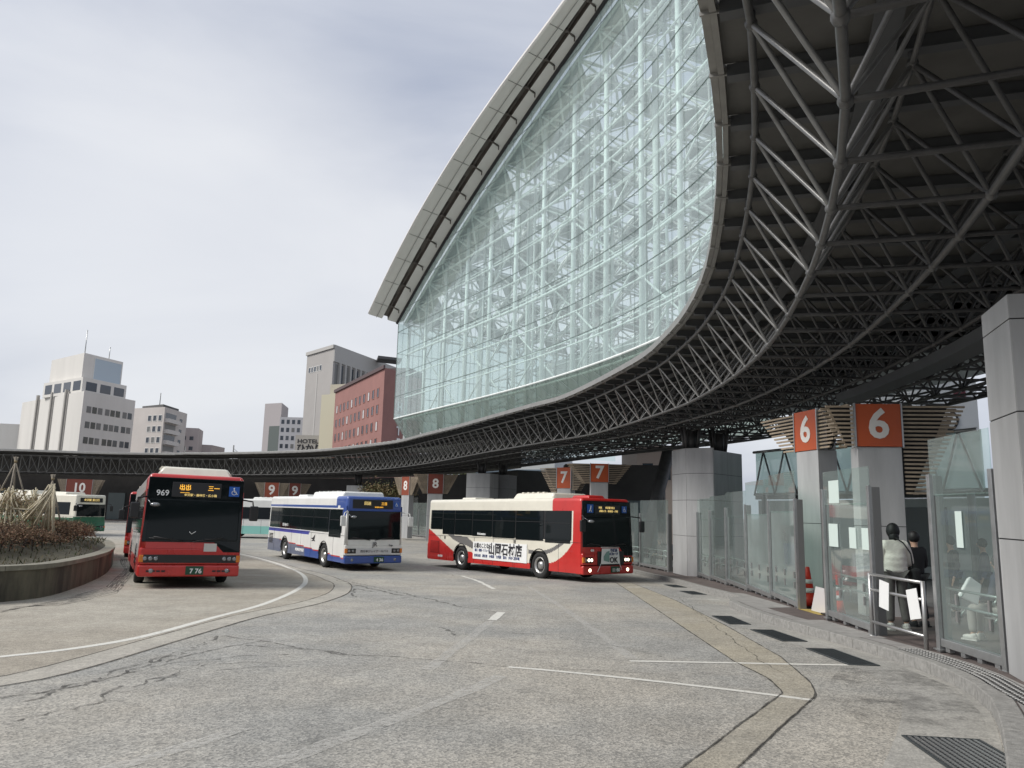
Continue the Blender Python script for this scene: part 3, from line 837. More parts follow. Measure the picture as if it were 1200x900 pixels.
for i in range(ND-1):
    fl.prism([tuple(dn(i,1.6,0)[:2]), tuple(dn(i+1,1.6,0)[:2]), tuple(dn(i+1,8,0)[:2]), tuple(dn(i,8,0)[:2])], ZS-.35, ZS-.05)
fl.build('hall_deck', [mat('hall_floor', (.48,.51,.50), .7, var=.1, scale=.5)], dome, M=dinv)
# end wall of the hall at the far left, glazed, going inward
ew = MB(); em = MB()
for k in range(0, 8):
    z = ZF+2*k
    for q in range(0, 10):
        t0 = min(z+2, roof(0, 0).z-.02*(q*1.5)**1.5); 
        if t0 <= z+.05: continue
        ew.add([dn(0,q*2.5,z), dn(0,(q+1)*2.5,z), dn(0,(q+1)*2.5,t0), dn(0,q*2.5,t0)], [(0,1,2,3)])
        em.tube(dn(0,q*2.5,z), dn(0,(q+1)*2.5,z), .03, 4, caps=False); em.tube(dn(0,q*2.5,z), dn(0,q*2.5,t0), .03, 4, caps=False)
ew.add([dn(0,0,ZF), dn(0,25,ZF), dn(0,25,ZS), dn(0,1.7,ZS)], [(0,1,2,3)])
ew.build('end_glass', [M_DOME], dome, M=dinv); em.build('end_mullion_grid', [M_MULL], dome, M=dinv)
# ------------------------------------------------------------------ eave: overhanging aluminium soffit with a dark slot
ev = MB(); dk = MB(); dk2 = MB()
def prof2(i): return prof(DC[i][1])
ext = [(DC[0][0]+(DC[0][0]-DC[1][0])*.35, DC[0][1]+(DC[0][1]-DC[1][1])*.35)]
def E(i, o, dz):
    yy = DC[max(i, 0)][1]
    for q in range(len(W_T)-1):
        if W_T[q][0] <= yy <= W_T[q+1][0]: wq = W_T[q][1]+(W_T[q+1][1]-W_T[q][1])*(yy-W_T[q][0])/(W_T[q+1][0]-W_T[q][0])
    if o > 0: o *= wq/2.65
    if i < 0:
        x = DC[0][0]+(DC[0][0]-DC[1][0])*.2; y = DC[0][1]+(DC[0][1]-DC[1][1])*.2; z = prof(y)
        return Vector((x-DN[0][0]*o, y-DN[0][1]*o, z+dz))
    return Vector((DC[i][0]-DN[i][0]*o, DC[i][1]-DN[i][1]*o, prof2(i)+dz))
W = 2.65
sec = [(0.0,.02),(.9,.16),(.95,.50),(1.35,.55),(1.40,.22),(W-.1,.42),(W,.52),(W-.05,.75),(1.4,1.15),(-.6,1.3),(-.6,.3)]
mis = [0,1,1,1,0,0,0,0,0,0,0]
SM = 8
seq = [-1]+list(range(ND))
for a in range(len(seq)-1):
    i, j = seq[a], seq[a+1]
    A_ = [E(i,o,z) for o, z in sec]; B_ = [E(j,o,z) for o, z in sec]
    n = len(sec)
    ev.add(A_+B_, [(q, (q+1) % n, n+(q+1) % n, n+q) for q in range(n)])
    for q in range(n):
        ev.m[-n+q] = mis[q]
    # dark trim along the glass line and thin seams
    dk.tube(E(i,.05,-.02), E(j,.05,-.02), .14, 5, caps=False)
    dk2.tube(E(i,1.9,.24), E(j,1.9,.24), .02, 4, caps=False)
    if a % 2 == 1:
        dk2.tube(E(j,1.45,.20), E(j,W-.1,.40), .018, 4, caps=False); bk = MB()
        bk.tube(E(j,.55,.02), E(j,1.15,.30), .07, 6); bk.ball(E(j,1.15,.30), .15, n=6); bk.tube(E(j,1.15,.30), E(min(j+1,ND-1),1.2,.36), .05, 5)
        bk.tube(E(j,.5,.05), E(j,.5,-.28), .05, 5); bk.build('eave_bracket', [M_EAVED], dome, M=dinv)
A_ = [E(-1,o,z) for o, z in sec]; ev.add(A_, [tuple(range(len(sec)))])
ev.build('eave_soffit', [M_EAVE, M_EAVED], dome, M=dinv)
dk.build('eave_trim', [M_JOINT], dome, M=dinv); dk2.build('soffit_joint', [mat('joint_grey', (.22,.21,.20), .6)], dome, M=dinv)
# ------------------------------------------------------------------ buses
def inpoly(x, z, poly):
    c = False; n = len(poly); j = n-1
    for i in range(n):
        if (poly[i][1] > z) != (poly[j][1] > z) and x < (poly[j][0]-poly[i][0])*(z-poly[i][1])/(poly[j][1]-poly[i][1]+1e-12)+poly[i][0]: c = not c
        j = i
    return c
FRT = Matrix(((0,0,1,0),(1,0,0,0),(0,1,0,0),(0,0,0,1)))     # text plane -> bus front (x fwd): text x -> y, text y -> z
def front_M(x, y, z): return Matrix.Translation((x, y, z)) @ FRT
RSD = Matrix(((1,0,0,0),(0,0,-1,0),(0,1,0,0),(0,0,0,1)))    # text plane -> right side (faces -y)
def side_M(x, y, z): return Matrix.Translation((x, y, z)) @ RSD
HW = 1.245
def access_mark(parent, x, y, z, s, col=None, name='access_symbol'):
    e = MB(); e.box(0, .006, -s/2, s/2, -s/2, s/2); b = e.build(name, [M_SIGNB], parent, M=Matrix.Translation((x, y, z)))
    w = MB(); k = s/2; X = .012
    w.ball((X, -.05*k, .62*k), .15*k, n=8, sx=.3)
    w.tube((X,-.05*k,.45*k), (X,-.0*k,-.1*k), .075*k, 6); w.tube((X,-.02*k,.15*k), (X,.35*k,.12*k), .06*k, 6)
    w.tube((X,0,-.1*k), (X,.36*k,-.1*k), .075*k, 6); w.tube((X,.36*k,-.1*k), (X,.55*k,-.5*k), .075*k, 6); w.tube((X,.5*k,-.55*k), (X,.68*k,-.48*k), .06*k, 6)
    pts = [(X, -.02*k+.42*k*math.cos(t), -.22*k+.42*k*math.sin(t)) for t in [math.pi*(.62+i*.115) for i in range(12)]]
    w.path(pts, .06*k, 6)
    w.build('symbol', [M_PAPER], b)
    return b
def make_bus(name, M, label, cfg):
    L = cfg.get('L', 10.5); H = cfg.get('H', 2.97); x0, x1 = -L/2, L/2
    AF, AR = x1-2.4, x1-2.4-cfg.get('wb', 5.3)
    root = empty(name, M=M); tag(root, label, 'bus', 'buses in the bus station')
    mats = cfg['mats']; fn = cfg['fn']
    # upper body shell
    bm = bmesh.new(); bmesh.ops.create_cube(bm, size=1)
    for v in bm.verts:
        v.co = Vector((v.co.x*L, v.co.y*2*HW, 1.02+(v.co.z+.5)*(H-1.02)))
        if v.co.x > 0 and v.co.z > 2: v.co.x -= .10
        if v.co.z > 2: v.co.y *= .97
    ed = [e for e in bm.edges if (e.verts[0].co.z > 2 or e.verts[1].co.z > 2)]
    bmesh.ops.bevel(bm, geom=ed, offset=.13, segments=4, profile=.5, affect='EDGES')
    me = bpy.data.meshes.new('body'); 
    for m in mats: me.materials.append(m)
    for f in bm.faces:
        c = f.calc_center_median(); f.smooth = len(f.verts) > 3 and f.calc_area() < 2
        f.material_index = cfg['roof'](c.x, c.z)
    # split roof where colours change
    if cfg.get('roofcut') is not None:
        bmesh.ops.bisect_plane(bm, geom=bm.verts[:]+bm.edges[:]+bm.faces[:], plane_co=(cfg['roofcut'],0,0), plane_no=(1,0,.35 if cfg.get('slantcut') else 0))
        for f in bm.faces: c = f.calc_center_median(); f.material_index = cfg['roof'](c.x, c.z)
    if cfg.get('cutz'):
        bmesh.ops.bisect_plane(bm, geom=bm.verts[:]+bm.edges[:]+bm.faces[:], plane_co=(0,0,cfg['cutz']), plane_no=(0,0,1))
        for f in bm.faces: c = f.calc_center_median(); f.material_index = cfg['roof'](c.x, c.z)
    bm.to_mesh(me); bm.free()
    o = bpy.data.objects.new('body', me); COL.objects.link(o); o.parent = root
    # chassis
    mb = MB(); mb.box(x0+.15, x1-.2, -.88, .88, .33, 1.015); 
    for ax in (AF, AR): mb.tube((ax, -1.0, .5), (ax, 1.0, .5), .09, 8)
    mb.box(AF-.62, AF+.62, -HW+.02, HW-.02, .95, 1.015); mb.box(AR-.62, AR+.62, -HW+.02, HW-.02, .95, 1.015)
    mb.build('chassis', [M_BLACK], root)
    # side panels with livery
    c = cfg.get('cell', .05); nx = int((L-.2)/c); nz = int((2.60-.33)/c)
    for s in (-1, 1):
        mb = MB(); idx = {}
        def vi(i, k):
            if (i, k) not in idx:
                idx[(i, k)] = len(mb.v); z = .33+k*c
                yy = s*(HW+.006) if z < 1.1 else s*(HW+.006)*(1-.03*max(0, z-1.02)/(H-1.02))
                mb.v.append((x0+.1+i*c, yy, z))
            return idx[(i, k)]
        for i in range(nx):
            for k in range(nz):
                x = x0+.1+(i+.5)*c; z = .33+(k+.5)*c
                if min(math.hypot(x-AF, z-.52), math.hypot(x-AR, z-.52)) < .56: continue
                if (abs(x-AF) < .56 or abs(x-AR) < .56) and z < .52: continue
                q = (vi(i,k), vi(i+1,k), vi(i+1,k+1), vi(i,k+1))
                mb.f.append(q if s < 0 else q[::-1]); mb.m.append(fn(x, z, AF, AR)); mb.sm.append(False)
        mb.build('side_panel', mats, root, solid=.02)
        sm_ = MB()
        for xx in [x0+1.1+q*1.35 for q in range(7)]:
            if min(abs(xx-AF), abs(xx-AR)) > .62: sm_.box(xx-.006, xx+.006, s*(HW+.008)-.002, s*(HW+.008)+.002, .34, 1.38)
        sm_.box(x0+.1, x1-.1, s*(HW+.008)-.002, s*(HW+.008)+.002, 1.385, 1.395); sm_.build('panel_seam', [M_JOINT], root)
        # arch lips
        for ax in (AF, AR):
            lp = MB()
            pts = [(ax+.57*math.cos(t), s*(HW+.004), .52+.57*math.sin(t)) for t in [math.pi*i/14 for i in range(15)]]
            lp.path(pts, .018, 5)
            lp.build('arch_trim', [M_BLACK], root)
        # glazing
        for (a, b, z0, z1) in cfg['win']:
            w = MB(); yo = lambda z: s*(HW+.016)*(1-.03*max(0, z-1.02)/(H-1.02))
            vs = [(a+.03, yo(z0), z0), (b-.03, yo(z0), z0), (b-.03, yo(z1), z1), (a+.03, yo(z1), z1)]
            vi_ = [(x, y-s*.03, z) for x, y, z in vs]
            w.add(vs+vi_, [(0,1,2,3) if s < 0 else (3,2,1,0), (4,5,1,0), (5,6,2,1), (6,7,3,2), (7,4,0,3)])
            wo = w.build('side_window', [cfg.get('glass', M_BGLASS)], root)
            if b-a > .9 and not cfg.get('far'):
                fr = MB(); zb = z0+(z1-z0)*.62
                fr.box(a+.05, b-.05, s*(HW+.0)-.006, s*(HW+.0)+.006, zb-.012, zb+.012); fr.build('sash_bar', [M_BLACK], wo)
    # lower front and rear
    fm = cfg['front']
    mb = MB(); mb.box(x1-.35, x1-.002, -HW+.0, HW-.0, cfg.get('skz', .62), 1.04); mb.build('front_panel', [fm], root, bevel=.05)
    mb = MB(); mb.box(x1-.4, x1+.03, -HW-.003, HW+.003, .30, .60); mb.build('front_bumper', [cfg['bump']], root, bevel=.05)
    mb = MB(); mb.box(x0+.002, x0+.35, -HW, HW, .34, 1.04); mb.build('rear_panel', [mats[cfg.get('rearm', 0)]], root, bevel=.05)
    mb = MB(); mb.box(x0-.012, x0+.02, -1.05, 1.05, 1.5, 2.5); mb.build('rear_window', [M_BGLASS], root, bevel=.01)
    # windscreen: slightly raked slab, following the body rake
    def fx(z): return x1-.10*max(0, min(1, (z-1.02)/(H-1.02)))
    def slab(nm, ya, yb, za, zb, m, t=.015, bev=.03, cut=None):
        w = MB()
        f0, f1 = fx(za)+t, fx(zb)+t
        pts = [(f0, ya, za), (f0, yb, za), (f1, yb, zb), (f1, ya, zb)]
        if cut: pts = cut
        n_ = len(pts)
        w.add(pts+[(p[0]-.05, p[1], p[2]) for p in pts], [tuple(range(n_))]+[tuple(reversed(range(n_, 2*n_)))]+[(i, n_+i, n_+(i+1) % n_, (i+1) % n_) for i in range(n_)])
        return w.build(nm, [m], root, bevel=bev)
    wz0, wz1 = cfg.get('ws', (1.13, 2.34))
    if cfg.get('mask'):       # black glazed mask with dropped driver-side corner
        cutp = [(fx(wz0)+.012, -1.225, wz0), (fx(wz0)+.012, .55, wz0), (fx(.9)+.012, .80, .93), (fx(.9)+.012, 1.225, .93), (fx(2.85)+.012, 1.195, 2.87), (fx(2.85)+.012, -1.195, 2.87)]
        slab('windscreen_mask', 0, 0, 0, 0, M_BGLASS, bev=.02, cut=cutp)
    slab('windscreen', -1.14, 1.14, wz0+.04, wz1, cfg.get('wsglass', M_BGLASS2 if cfg.get('mask') else M_BGLASS), t=.022)
    dz0, dz1 = cfg.get('disp', (2.42, 2.76)); dy0, dy1 = cfg.get('dispy', (-.95, .7))
    d = slab('destination_display', dy0, dy1, dz0, dz1, M_BLACK, t=.03, bev=.015)
    for (tx, ty, tz, sz, mm, bold) in cfg.get('led', []):
        text_mesh('display_text', tx, sz, mm, d, front_M(fx(tz)+.036, ty, tz), bold=bold)
    for (tx, ty, tz, sz, mm, bold) in cfg.get('text', []):
        text_mesh('front_lettering', tx, sz, mm, root, front_M(max(fx(tz), x1-.001)+.03, ty, tz), bold=bold)
    for (ty, tz, s_) in cfg.get('access', []): access_mark(root, fx(tz)+.034, ty, tz, s_)
    # wipers
    for s in (-1, 1):
        w = MB(); w.tube((x1+.05, s*.1-.1, wz0+.02), (x1+.03, s*.1+.75*s-.1, wz0+.14), .014, 6); w.tube((x1+.05, s*.1+.3*s-.1, wz0+.09), (x1+.02, s*.1+.85*s-.1, wz0+.10), .011, 6)
        w.build('wiper', [M_BLACK], root)
    # steering wheel and seat silhouettes are behind dark glass; mirrors outside
    for s in (-1, 1):
        e = MB(); p0 = (x1-.12, s*1.2, 2.35); p1 = (x1+.22, s*1.42, 2.30); p2 = (x1+.24, s*1.47, 2.05)
        e.path([p0, p1, p2], .022, 6)
        a = e.build('mirror', [M_BLACK if not cfg.get('mirw') else M_WHITE], root)
        g = MB(); g.box(-.05, .05, -.11, .11, -.2, .2)
        g.build('housing', [cfg.get('mirm', M_BLACK)], a, M=Matrix.Translation((x1+.24, s*1.47, 1.98)), bevel=.03)
    g = MB(); g.tube((x1-.05, -1.18, 2.28), (x1+.12, -1.12, 2.18), .014, 6); g.ball((x1+.15, -1.0, 2.14), .13, n=10, sz=.45); g.build('convex_mirror', [M_LAMPOFF], root)
    # lamps
    for s in (-1, 1):
        hz = cfg.get('hz', .78)
        h = MB(); h.box(x1-.02, x1+.022, s*.98-.21, s*.98+.21, hz-.095, hz+.095); hl = h.build('headlight', [M_BLACK], root, bevel=.02)
        for q, ly in enumerate((.90, 1.06) if not cfg.get('lamps4') else (.84, .97, 1.1)):
            lit = cfg.get('lit') and q != 2
            b_ = MB(); b_.lathe([(.052,0),(.055,.008),(.03,.012)], 12, 0, Matrix.Translation((x1+.018, s*ly, hz)) @ Matrix.Rotation(R(90), 4, 'Y'))
            b_.build('lens', [M_LAMP if lit else M_LAMPOFF], hl)
        b_ = MB(); b_.box(x1-.06, x1+.028, s*1.19-.05, s*1.19+.055, hz-.09, hz+.09); b_.build('indicator', [M_AMBER], hl, bevel=.012)
        b_ = MB(); b_.lathe([(.06,0),(.06,.012),(.02,.02)], 12, 0, Matrix.Translation((x1+.026, s*.93, .45)) @ Matrix.Rotation(R(90), 4, 'Y'))
        b_.build('fog_lamp', [M_LAMP if cfg.get('lit') else M_LAMPOFF], root)
    # plate
    pm, pt = cfg['plate']
    p = MB(); p.box(0, .012, -.22, .22, -.11, .11); po = p.build('number_plate', [pm], root, M=Matrix.Translation((x1+.032, cfg.get('py', 0), .46)))
    text_mesh('plate_number', pt, .17, M_PAPER, po, front_M(.016, .03, -.02), bold=.004)
    # wheels
    for ax in (AF, AR):
        for s in (-1, 1):
            wM = Matrix.Translation((ax, s*1.10, .49)) @ Matrix.Rotation(R(90)*(-s) if False else (R(90) if s < 0 else R(-90)), 4, 'X')
            w = MB(); w.lathe([(.30,-.13),(.44,-.13),(.49,-.09),(.49,.09),(.45,.13),(.31,.13),(.30,.06)], 28)
            wo = w.build('wheel', [M_RUB], root, M=wM)
            r_ = MB(); r_.lathe([(.29,-.1),(.31,.125),(.27,.12),(.24,.03),(.17,.0),(.14,.09),(.08,.13),(.05,.13)], 20)
            for q in range(8):
                t = q*math.pi/4; r_.tube((.20*math.cos(t), .20*math.sin(t), .0), (.20*math.cos(t), .20*math.sin(t), .05), .018, 6)
            r_.build('rim', [M_RIM], wo)
    # roof plant
    for (a, b, yw, hh, mm, taper) in cfg['roofbox']:
        bm = bmesh.new(); bmesh.ops.create_cube(bm, size=1)
        for v in bm.verts:
            t = taper if v.co.z > 0 else 0
            sx = 1 if v.co.x > 0 else -1
            v.co = Vector(((a+b)/2+v.co.x*(b-a)-sx*t*1.3, v.co.y*(yw-2*t), H-.04+(v.co.z+.5)*(hh+.04)))
        bmesh.ops.bevel(bm, geom=[e for e in bm.edges if e.verts[0].co.z > H+.02 or e.verts[1].co.z > H+.02], offset=min(.07, hh*.4), segments=3, profile=.5, affect='EDGES')
        me = bpy.data.meshes.new('roof_unit'); me.materials.append(mm); bm.to_mesh(me); bm.free()
        for p_ in me.polygons: p_.use_smooth = p_.area < .3
        o = bpy.data.objects.new('roof_unit', me); COL.objects.link(o); o.parent = root
        if b-a > 1.5:
            g = MB()
            for q in range(5):
                xx = a+.5+q*(b-a-1)/5; g.box(xx, xx+.12, -yw/2+.12, -yw/2+.3, H+hh-.02, H+hh+.03)
            g.build('vent_fin', [mm], o)
    cfg.get('extra', lambda *a: None)(root, x0, x1, AF, AR, fx)
    return root

def bus_matrix(corner, h, L):   # corner = right front bottom corner on the ground, h = heading (unit, xy)
    h = Vector((h[0], h[1], 0)).normalized()
    left = Vector((-h.y, h.x, 0))
    c = Vector((corner[0], corner[1], 0))-h*(L/2)+left*HW
    def gz(p): return G(p.y)
    f = c+h*2.8; r_ = c-h*2.5
    zf, zr = gz(f), gz(r_)
    fw = Vector((f.x-r_.x, f.y-r_.y, zf-zr)).normalized()
    lz = gz(c+left)-gz(c-left)
    lf = Vector((left.x*2, left.y*2, lz)).normalized(); up = fw.cross(lf).normalized(); lf = up.cross(fw)
    t = 2.5/5.3
    z = zr+(zf-zr)*t
    return Matrix(((fw.x, lf.x, up.x, c.x), (fw.y, lf.y, up.y, c.y), (fw.z, lf.z, up.z, z), (0,0,0,1)))

# --- red and cream bus with the banner
def rw_fn(x, z, AF, AR):
    if z > 2.5: return 0 if x < 3.55 else 1
    if (-5.0 < x < 4.66 and 1.46 < z) and not (x < -3.97 and z < 1.66): return 3
    if x > 4.72 and z > 1.30: return 1
    if x > 3.4 and z < .60+((x-3.3)/1.5)**2*.85: return 1
    if abs(z-(.93+((x-2.7)/1.55)**2*.48)) < .075 and 2.2 < x < 4.55 and z > .85: return 2
    if x < -3.0 and z < 1.72-(x+5.25)*.44: return 1
    if inpoly(x, z, [(-3.9,1.62),(-2.95,1.42),(-2.0,1.38),(-1.35,1.08),(-1.35,.86),(-1.9,1.0),(-2.6,1.12),(-3.1,1.25)]): return 2
    if x > -2.0 and x < AF-.4 and z < .80-(x+1.9)*.12 and z < .80: return 1
    if x <= -2.0 and z < .62 and x > AR: return 1
    if z < .55 and x < 3.6: return 1
    return 0
def rw_extra(root, x0, x1, AF, AR, fx):
    b = MB(); b.box(-1.50, AF-.72, -HW-.030, -HW-.008, .52, 1.22); bo_ = b.build('side_banner', [M_PAPER], root)
    text_mesh('banner_name', '山岡石材店', .50, M_INK, bo_, side_M(.73, -HW-.034, .93), bold=.012, wx=.90)
    text_mesh('banner_text', 'お墓のことなら', .215, M_INK, bo_, side_M(-.80, -HW-.034, 1.05), bold=.004, wx=.82)
    text_mesh('banner_text', '墓石・霊園・リフォーム', .12, M_INKB, bo_, side_M(-.80, -HW-.034, .87), bold=.002, wx=.85)
    text_mesh('banner_text', '金沢本店　松任店　小松店　七尾店　富山　かほく展示場', .125, M_INKB, bo_, side_M(.15, -HW-.034, .655), bold=.003, wx=.95)
    text_mesh('side_lettering', '北陸鉄道', .10, M_PAPER, root, side_M(-4.1, -HW-.01, .50), bold=.002)
    text_mesh('side_lettering', 'Hokutetsu', .14, M_PAPER, root, side_M(-.9, -HW-.04, 1.54), bold=.003)
    g = MB()
    for k in range(9): g.box(x0+.35, x0+1.0, -HW-.022, -HW-.006, .66+k*.052, .69+k*.052)
    g.box(x0+.32, x0+1.03, -HW-.012, -HW-.005, .63, 1.14, 1); g.build('engine_grille', [M_RED, mat('grille_dark_red', (.12,.008,.008), .6)], root)
    for xx, zz in ((-3.75, 1.32), (1.35, 1.30)):
        g = MB(); g.box(xx-.035, xx+.035, -HW-.02, -HW-.004, zz-.07, zz+.07); g.build('side_lamp', [M_BLACK], root, bevel=.01)
    # cloth notice on the nose
    b = MB(); b.add([(x1+.06,-.42,.66),(x1+.06,.52,.66),(x1+.045,.46,1.20),(x1+.045,-.36,1.20)], [(0,1,2,3)]); bo_ = b.build('nose_banner', [M_PAPER], root, solid=.012)
    text_mesh('notice_text', 'OK', .27, M_INK, bo_, front_M(x1+.07, .19, .79), bold=.006)
    text_mesh('notice_text', '交通系', .12, M_INKB, bo_, front_M(x1+.07, .20, 1.12), bold=.004)
    text_mesh('notice_text', 'ICカード', .11, M_INKB, bo_, front_M(x1+.07, .20, 1.00), bold=.004)
    g = MB(); g.add([(x1+.068,-.30,.78),(x1+.068,-.02,.72),(x1+.068,-.02,1.12),(x1+.068,-.16,1.08),(x1+.068,-.30,.92)], [(0,1,2,3,4)]); g.build('notice_mark', [mat('notice_green', (.20,.33,.30), .6)], bo_)
    g = MB(); g.tube((x1+.05,-.42,.67), (x1+.05,-.58,.40), .012, 5); g.tube((x1+.05,.5,.67), (x1+.05,.62,.44), .012, 5); g.tube((x1+.03,-.40,1.24), (x1+.03,.5,1.24), .012, 5); g.build('banner_cord', [M_PAPER], root)
    g = MB(); g.box(x1-.01, x1+.018, -.55, .75, .62, 1.10); g.build('nose_recess', [M_BLACK], root)
    # person-priority mark left of the display
    g = MB(); g.box(0, .006, -.15, .15, -.15, .15); q = g.build('priority_mark', [M_SIGNB], root, M=Matrix.Translation((fx(2.6)+.034, -.86, 2.59)))
    w = MB(); w.ball((.012,.03,.08), .03, n=8, sx=.3); w.tube((.012,.02,.05), (.012,0,-.03), .024, 6); w.tube((.012,0,-.03), (.012,-.06,-.11), .018, 6); w.tube((.012,0,-.03), (.012,.06,-.11), .018, 6); w.build('symbol', [M_PAPER], q)
rw_cfg = dict(mats=[M_CREAM, M_RED, M_GREYP, M_BLACK], fn=rw_fn, roof=lambda x, z: 1 if (x > 3.55 or z < 1.5 and x > 4) else 0, roofcut=3.55, cell=.035,
    win=[(-4.95,-4.0,1.66,2.50),(-4.0,-3.0,1.48,2.50),(-3.0,-1.65,1.46,2.50),(-1.65,-.2,1.44,2.50),(-.2,1.35,1.42,2.50),(1.35,3.1,1.40,2.50),(3.15,4.62,1.34,2.50)],
    front=M_RED, bump=M_RED, rearm=1, ws=(1.24,2.30), mask=True, disp=(2.40,2.74), dispy=(-.62,.62), hz=.80, lamps4=True, lit=True,
    led=[('回送', -.36, 2.63, .08, M_LEDW, .001), ('金沢駅 西口', .12, 2.63, .09, M_LEDW, .001), ('武蔵ヶ辻・香林坊・片町', .05, 2.51, .085, M_LEDW, .001)],
    text=[('454', -.82, 1.13, .11, M_PAPER, .005)], access=[(.84, 2.59, .24)], plate=(M_PLATEG, '11·80'), py=.30,
    roofbox=[(.7,3.3,1.9,.22,M_CREAM,.12),(3.65,4.7,.9,.12,M_RED,.08),(-3.6,-2.5,1.1,.10,M_CREAM,.04)], extra=rw_extra)
RW_CORNER = (2.61, 27.3)
make_bus('bus', bus_matrix(RW_CORNER, (.60,-.80), 10.5), 'red and cream bus with a white banner of black Japanese writing on its side', rw_cfg)

# --- red bus facing the camera
def r7_fn(x, z, AF, AR):
    if z > 2.5: return 1 if x > 3.5 else 0
    if x > 4.5: return 1
    if z < .75: return 1
    if x < -3 and z < 1.6: return 1
    return 0
def r7_extra(root, x0, x1, AF, AR, fx):
    g = MB(); g.box(x1+.0, x1+.020, -1.12, 1.16, .655, .86); g.build('grille_band', [M_BLACK], root)
    g = MB(); g.box(x1+.02, x1+.034, .30, .62, .95, 1.16); g.build('notice_card', [mat('card_grey', (.55,.53,.50), .6)], root)
    for s in (-1, 1):
        g = MB()
        for k in range(4): g.box(x1+.03, x1+.04, s*.80-.24+k*.12, s*.80-.15+k*.12, .42, .465)
        g.build('bumper_slot', [M_BLACK], root)
    g = MB(); g.tube((x1+.045,-.10,1.46), (x1+.045,-.04,1.40), .008, 5); g.tube((x1+.045,-.04,1.40), (x1+.045,.06,1.47), .008, 5); g.build('screen_sticker', [M_PAPER], root)
r7_cfg = dict(mats=[mat('silver_paint', (.42,.41,.40), .35, coat=.4), M_RED, M_GREYP], fn=r7_fn, roof=lambda x, z: 1 if x > 4.0 else 0, roofcut=4.0, cell=.06,
    win=[(-4.95,-3.6,1.5,2.5),(-3.6,-2.2,1.45,2.5),(-2.2,-.7,1.45,2.5),(-.7,.8,1.45,2.5),(.8,2.3,1.45,2.5),(2.3,3.7,1.4,2.5),(3.75,4.7,1.35,2.5)],
    front=M_RED, bump=M_RED, ws=(1.18,2.30), mask=True, disp=(2.36,2.76), dispy=(-.62,.62), hz=.76, lamps4=True, skz=.6,
    led=[('出出', -.30, 2.62, .15, M_LED, .002), ('二二', -.30, 2.51, .12, M_LED, .001), ('三一', .42, 2.61, .15, M_LED, .002), ('金沢駅・香林坊・広小路', .1, 2.42, .075, M_LEDW, .001)],
    text=[], access=[(.95, 2.56, .27)], plate=(M_PLATEG, '7 76'), py=.12,
    roofbox=[(2.4,4.6,2.0,.24,M_CREAM,.16),(-2.5,-1.0,1.6,.12,M_CREAM,.06)], extra=r7_extra)
b776 = make_bus('bus', bus_matrix((-9.50,20.2), (.455,-.89), 10.5), 'red bus numbered 969 coming towards the camera beside the round planter', r7_cfg)
text_mesh('fleet_number', '969', .21, M_PAPER, b776, front_M(5.25-.10*.78+.04, -.84, 2.45), bold=.003)

# second red and cream bus close behind it
r8 = dict(r7_cfg); r8['cell'] = .1; r8['led'] = []; r8['extra'] = lambda *a: None; r8['plate'] = (M_PLATEG, '9 14'); r8['far'] = True
make_bus('bus', bus_matrix((-16.75,34.2), (.43,-.90), 10.5), 'red and silver bus mostly hidden behind the red bus numbered 969', r8)

# --- blue and white bus
def jr_fn(x, z, AF, AR):
    if z > 2.5: return 1 if (z < 2.60 and x < 4.2) or x > 4.45 else 0
    if x > 4.80 and z > 2.2: return 1
    if -5.05 < x < 4.78 and 1.46 < z < 2.45: return 5
    if x < .9+(z-1.30)*1.2 and 1.30 < z < 1.44: return 2
    if x < -3.2 and z < .95 : return 3
    lo = .86-(x+3.0)*.045
    if -3.2 <= x and z < lo: return 3 if x < 0.5 else 1
    if -3.2 <= x and z < lo+.045: return 4
    return 0
def jr_extra(root, x0, x1, AF, AR, fx):
    text_mesh('side_lettering', 'NON-STEP BUS', .17, M_PAPER, root, side_M(-.2, -HW-.01, .56), bold=.008)
    text_mesh('window_lettering', '西日本JRバス', .15, M_PAPER, root, side_M(-2.4, -HW-.03, 1.62), bold=.002)
    s = MB(); y = -HW-.014
    for pl_ in ([(1.62,1.14),(1.90,1.18),(2.02,1.12),(1.80,1.10)], [(1.88,1.18),(2.12,1.32),(2.08,1.14),(2.0,1.10)], [(1.66,1.02),(1.98,1.12),(1.90,1.03)], [(1.98,1.14),(2.18,1.02),(1.94,1.04)]):
        s.add([(p[0]-.35, y, p[1]) for p in pl_], [tuple(range(len(pl_)))])
    s.build('swallow_emblem', [M_INK], root)
    g = MB(); g.box(x1+.0, x1+.012, -.78, .78, .66, .90); q = g.build('nose_flap', [mat('flap_grey', (.6,.6,.6), .4)], root, bevel=.01)
    text_mesh('flap_text', '西日本ジェイアールバス', .105, M_INK, q, front_M(x1+.018, .02, .78), bold=.001, wx=1.05)
    g = MB(); g.box(x1-.01, x1+.0, -1.24, 1.24, 1.02, 1.16); 
    g = MB()
    for k in range(7): g.box(x0+.3, x0+.9, -HW-.02, -HW-.006, .70+k*.07, .735+k*.07)
    g.build('engine_grille', [M_BLACK], root)
    g = MB(); g.tube((x1-.02,-1.21,1.15), (x1-.12,-1.19,2.4), .03, 6); g.build('corner_post', [M_WHITE], root)
    g = MB(); g.box(x1-.115, x1-.050, -1.15, 1.15, 2.38, 2.46); g.build('marker_rail', [M_BLUE], root)
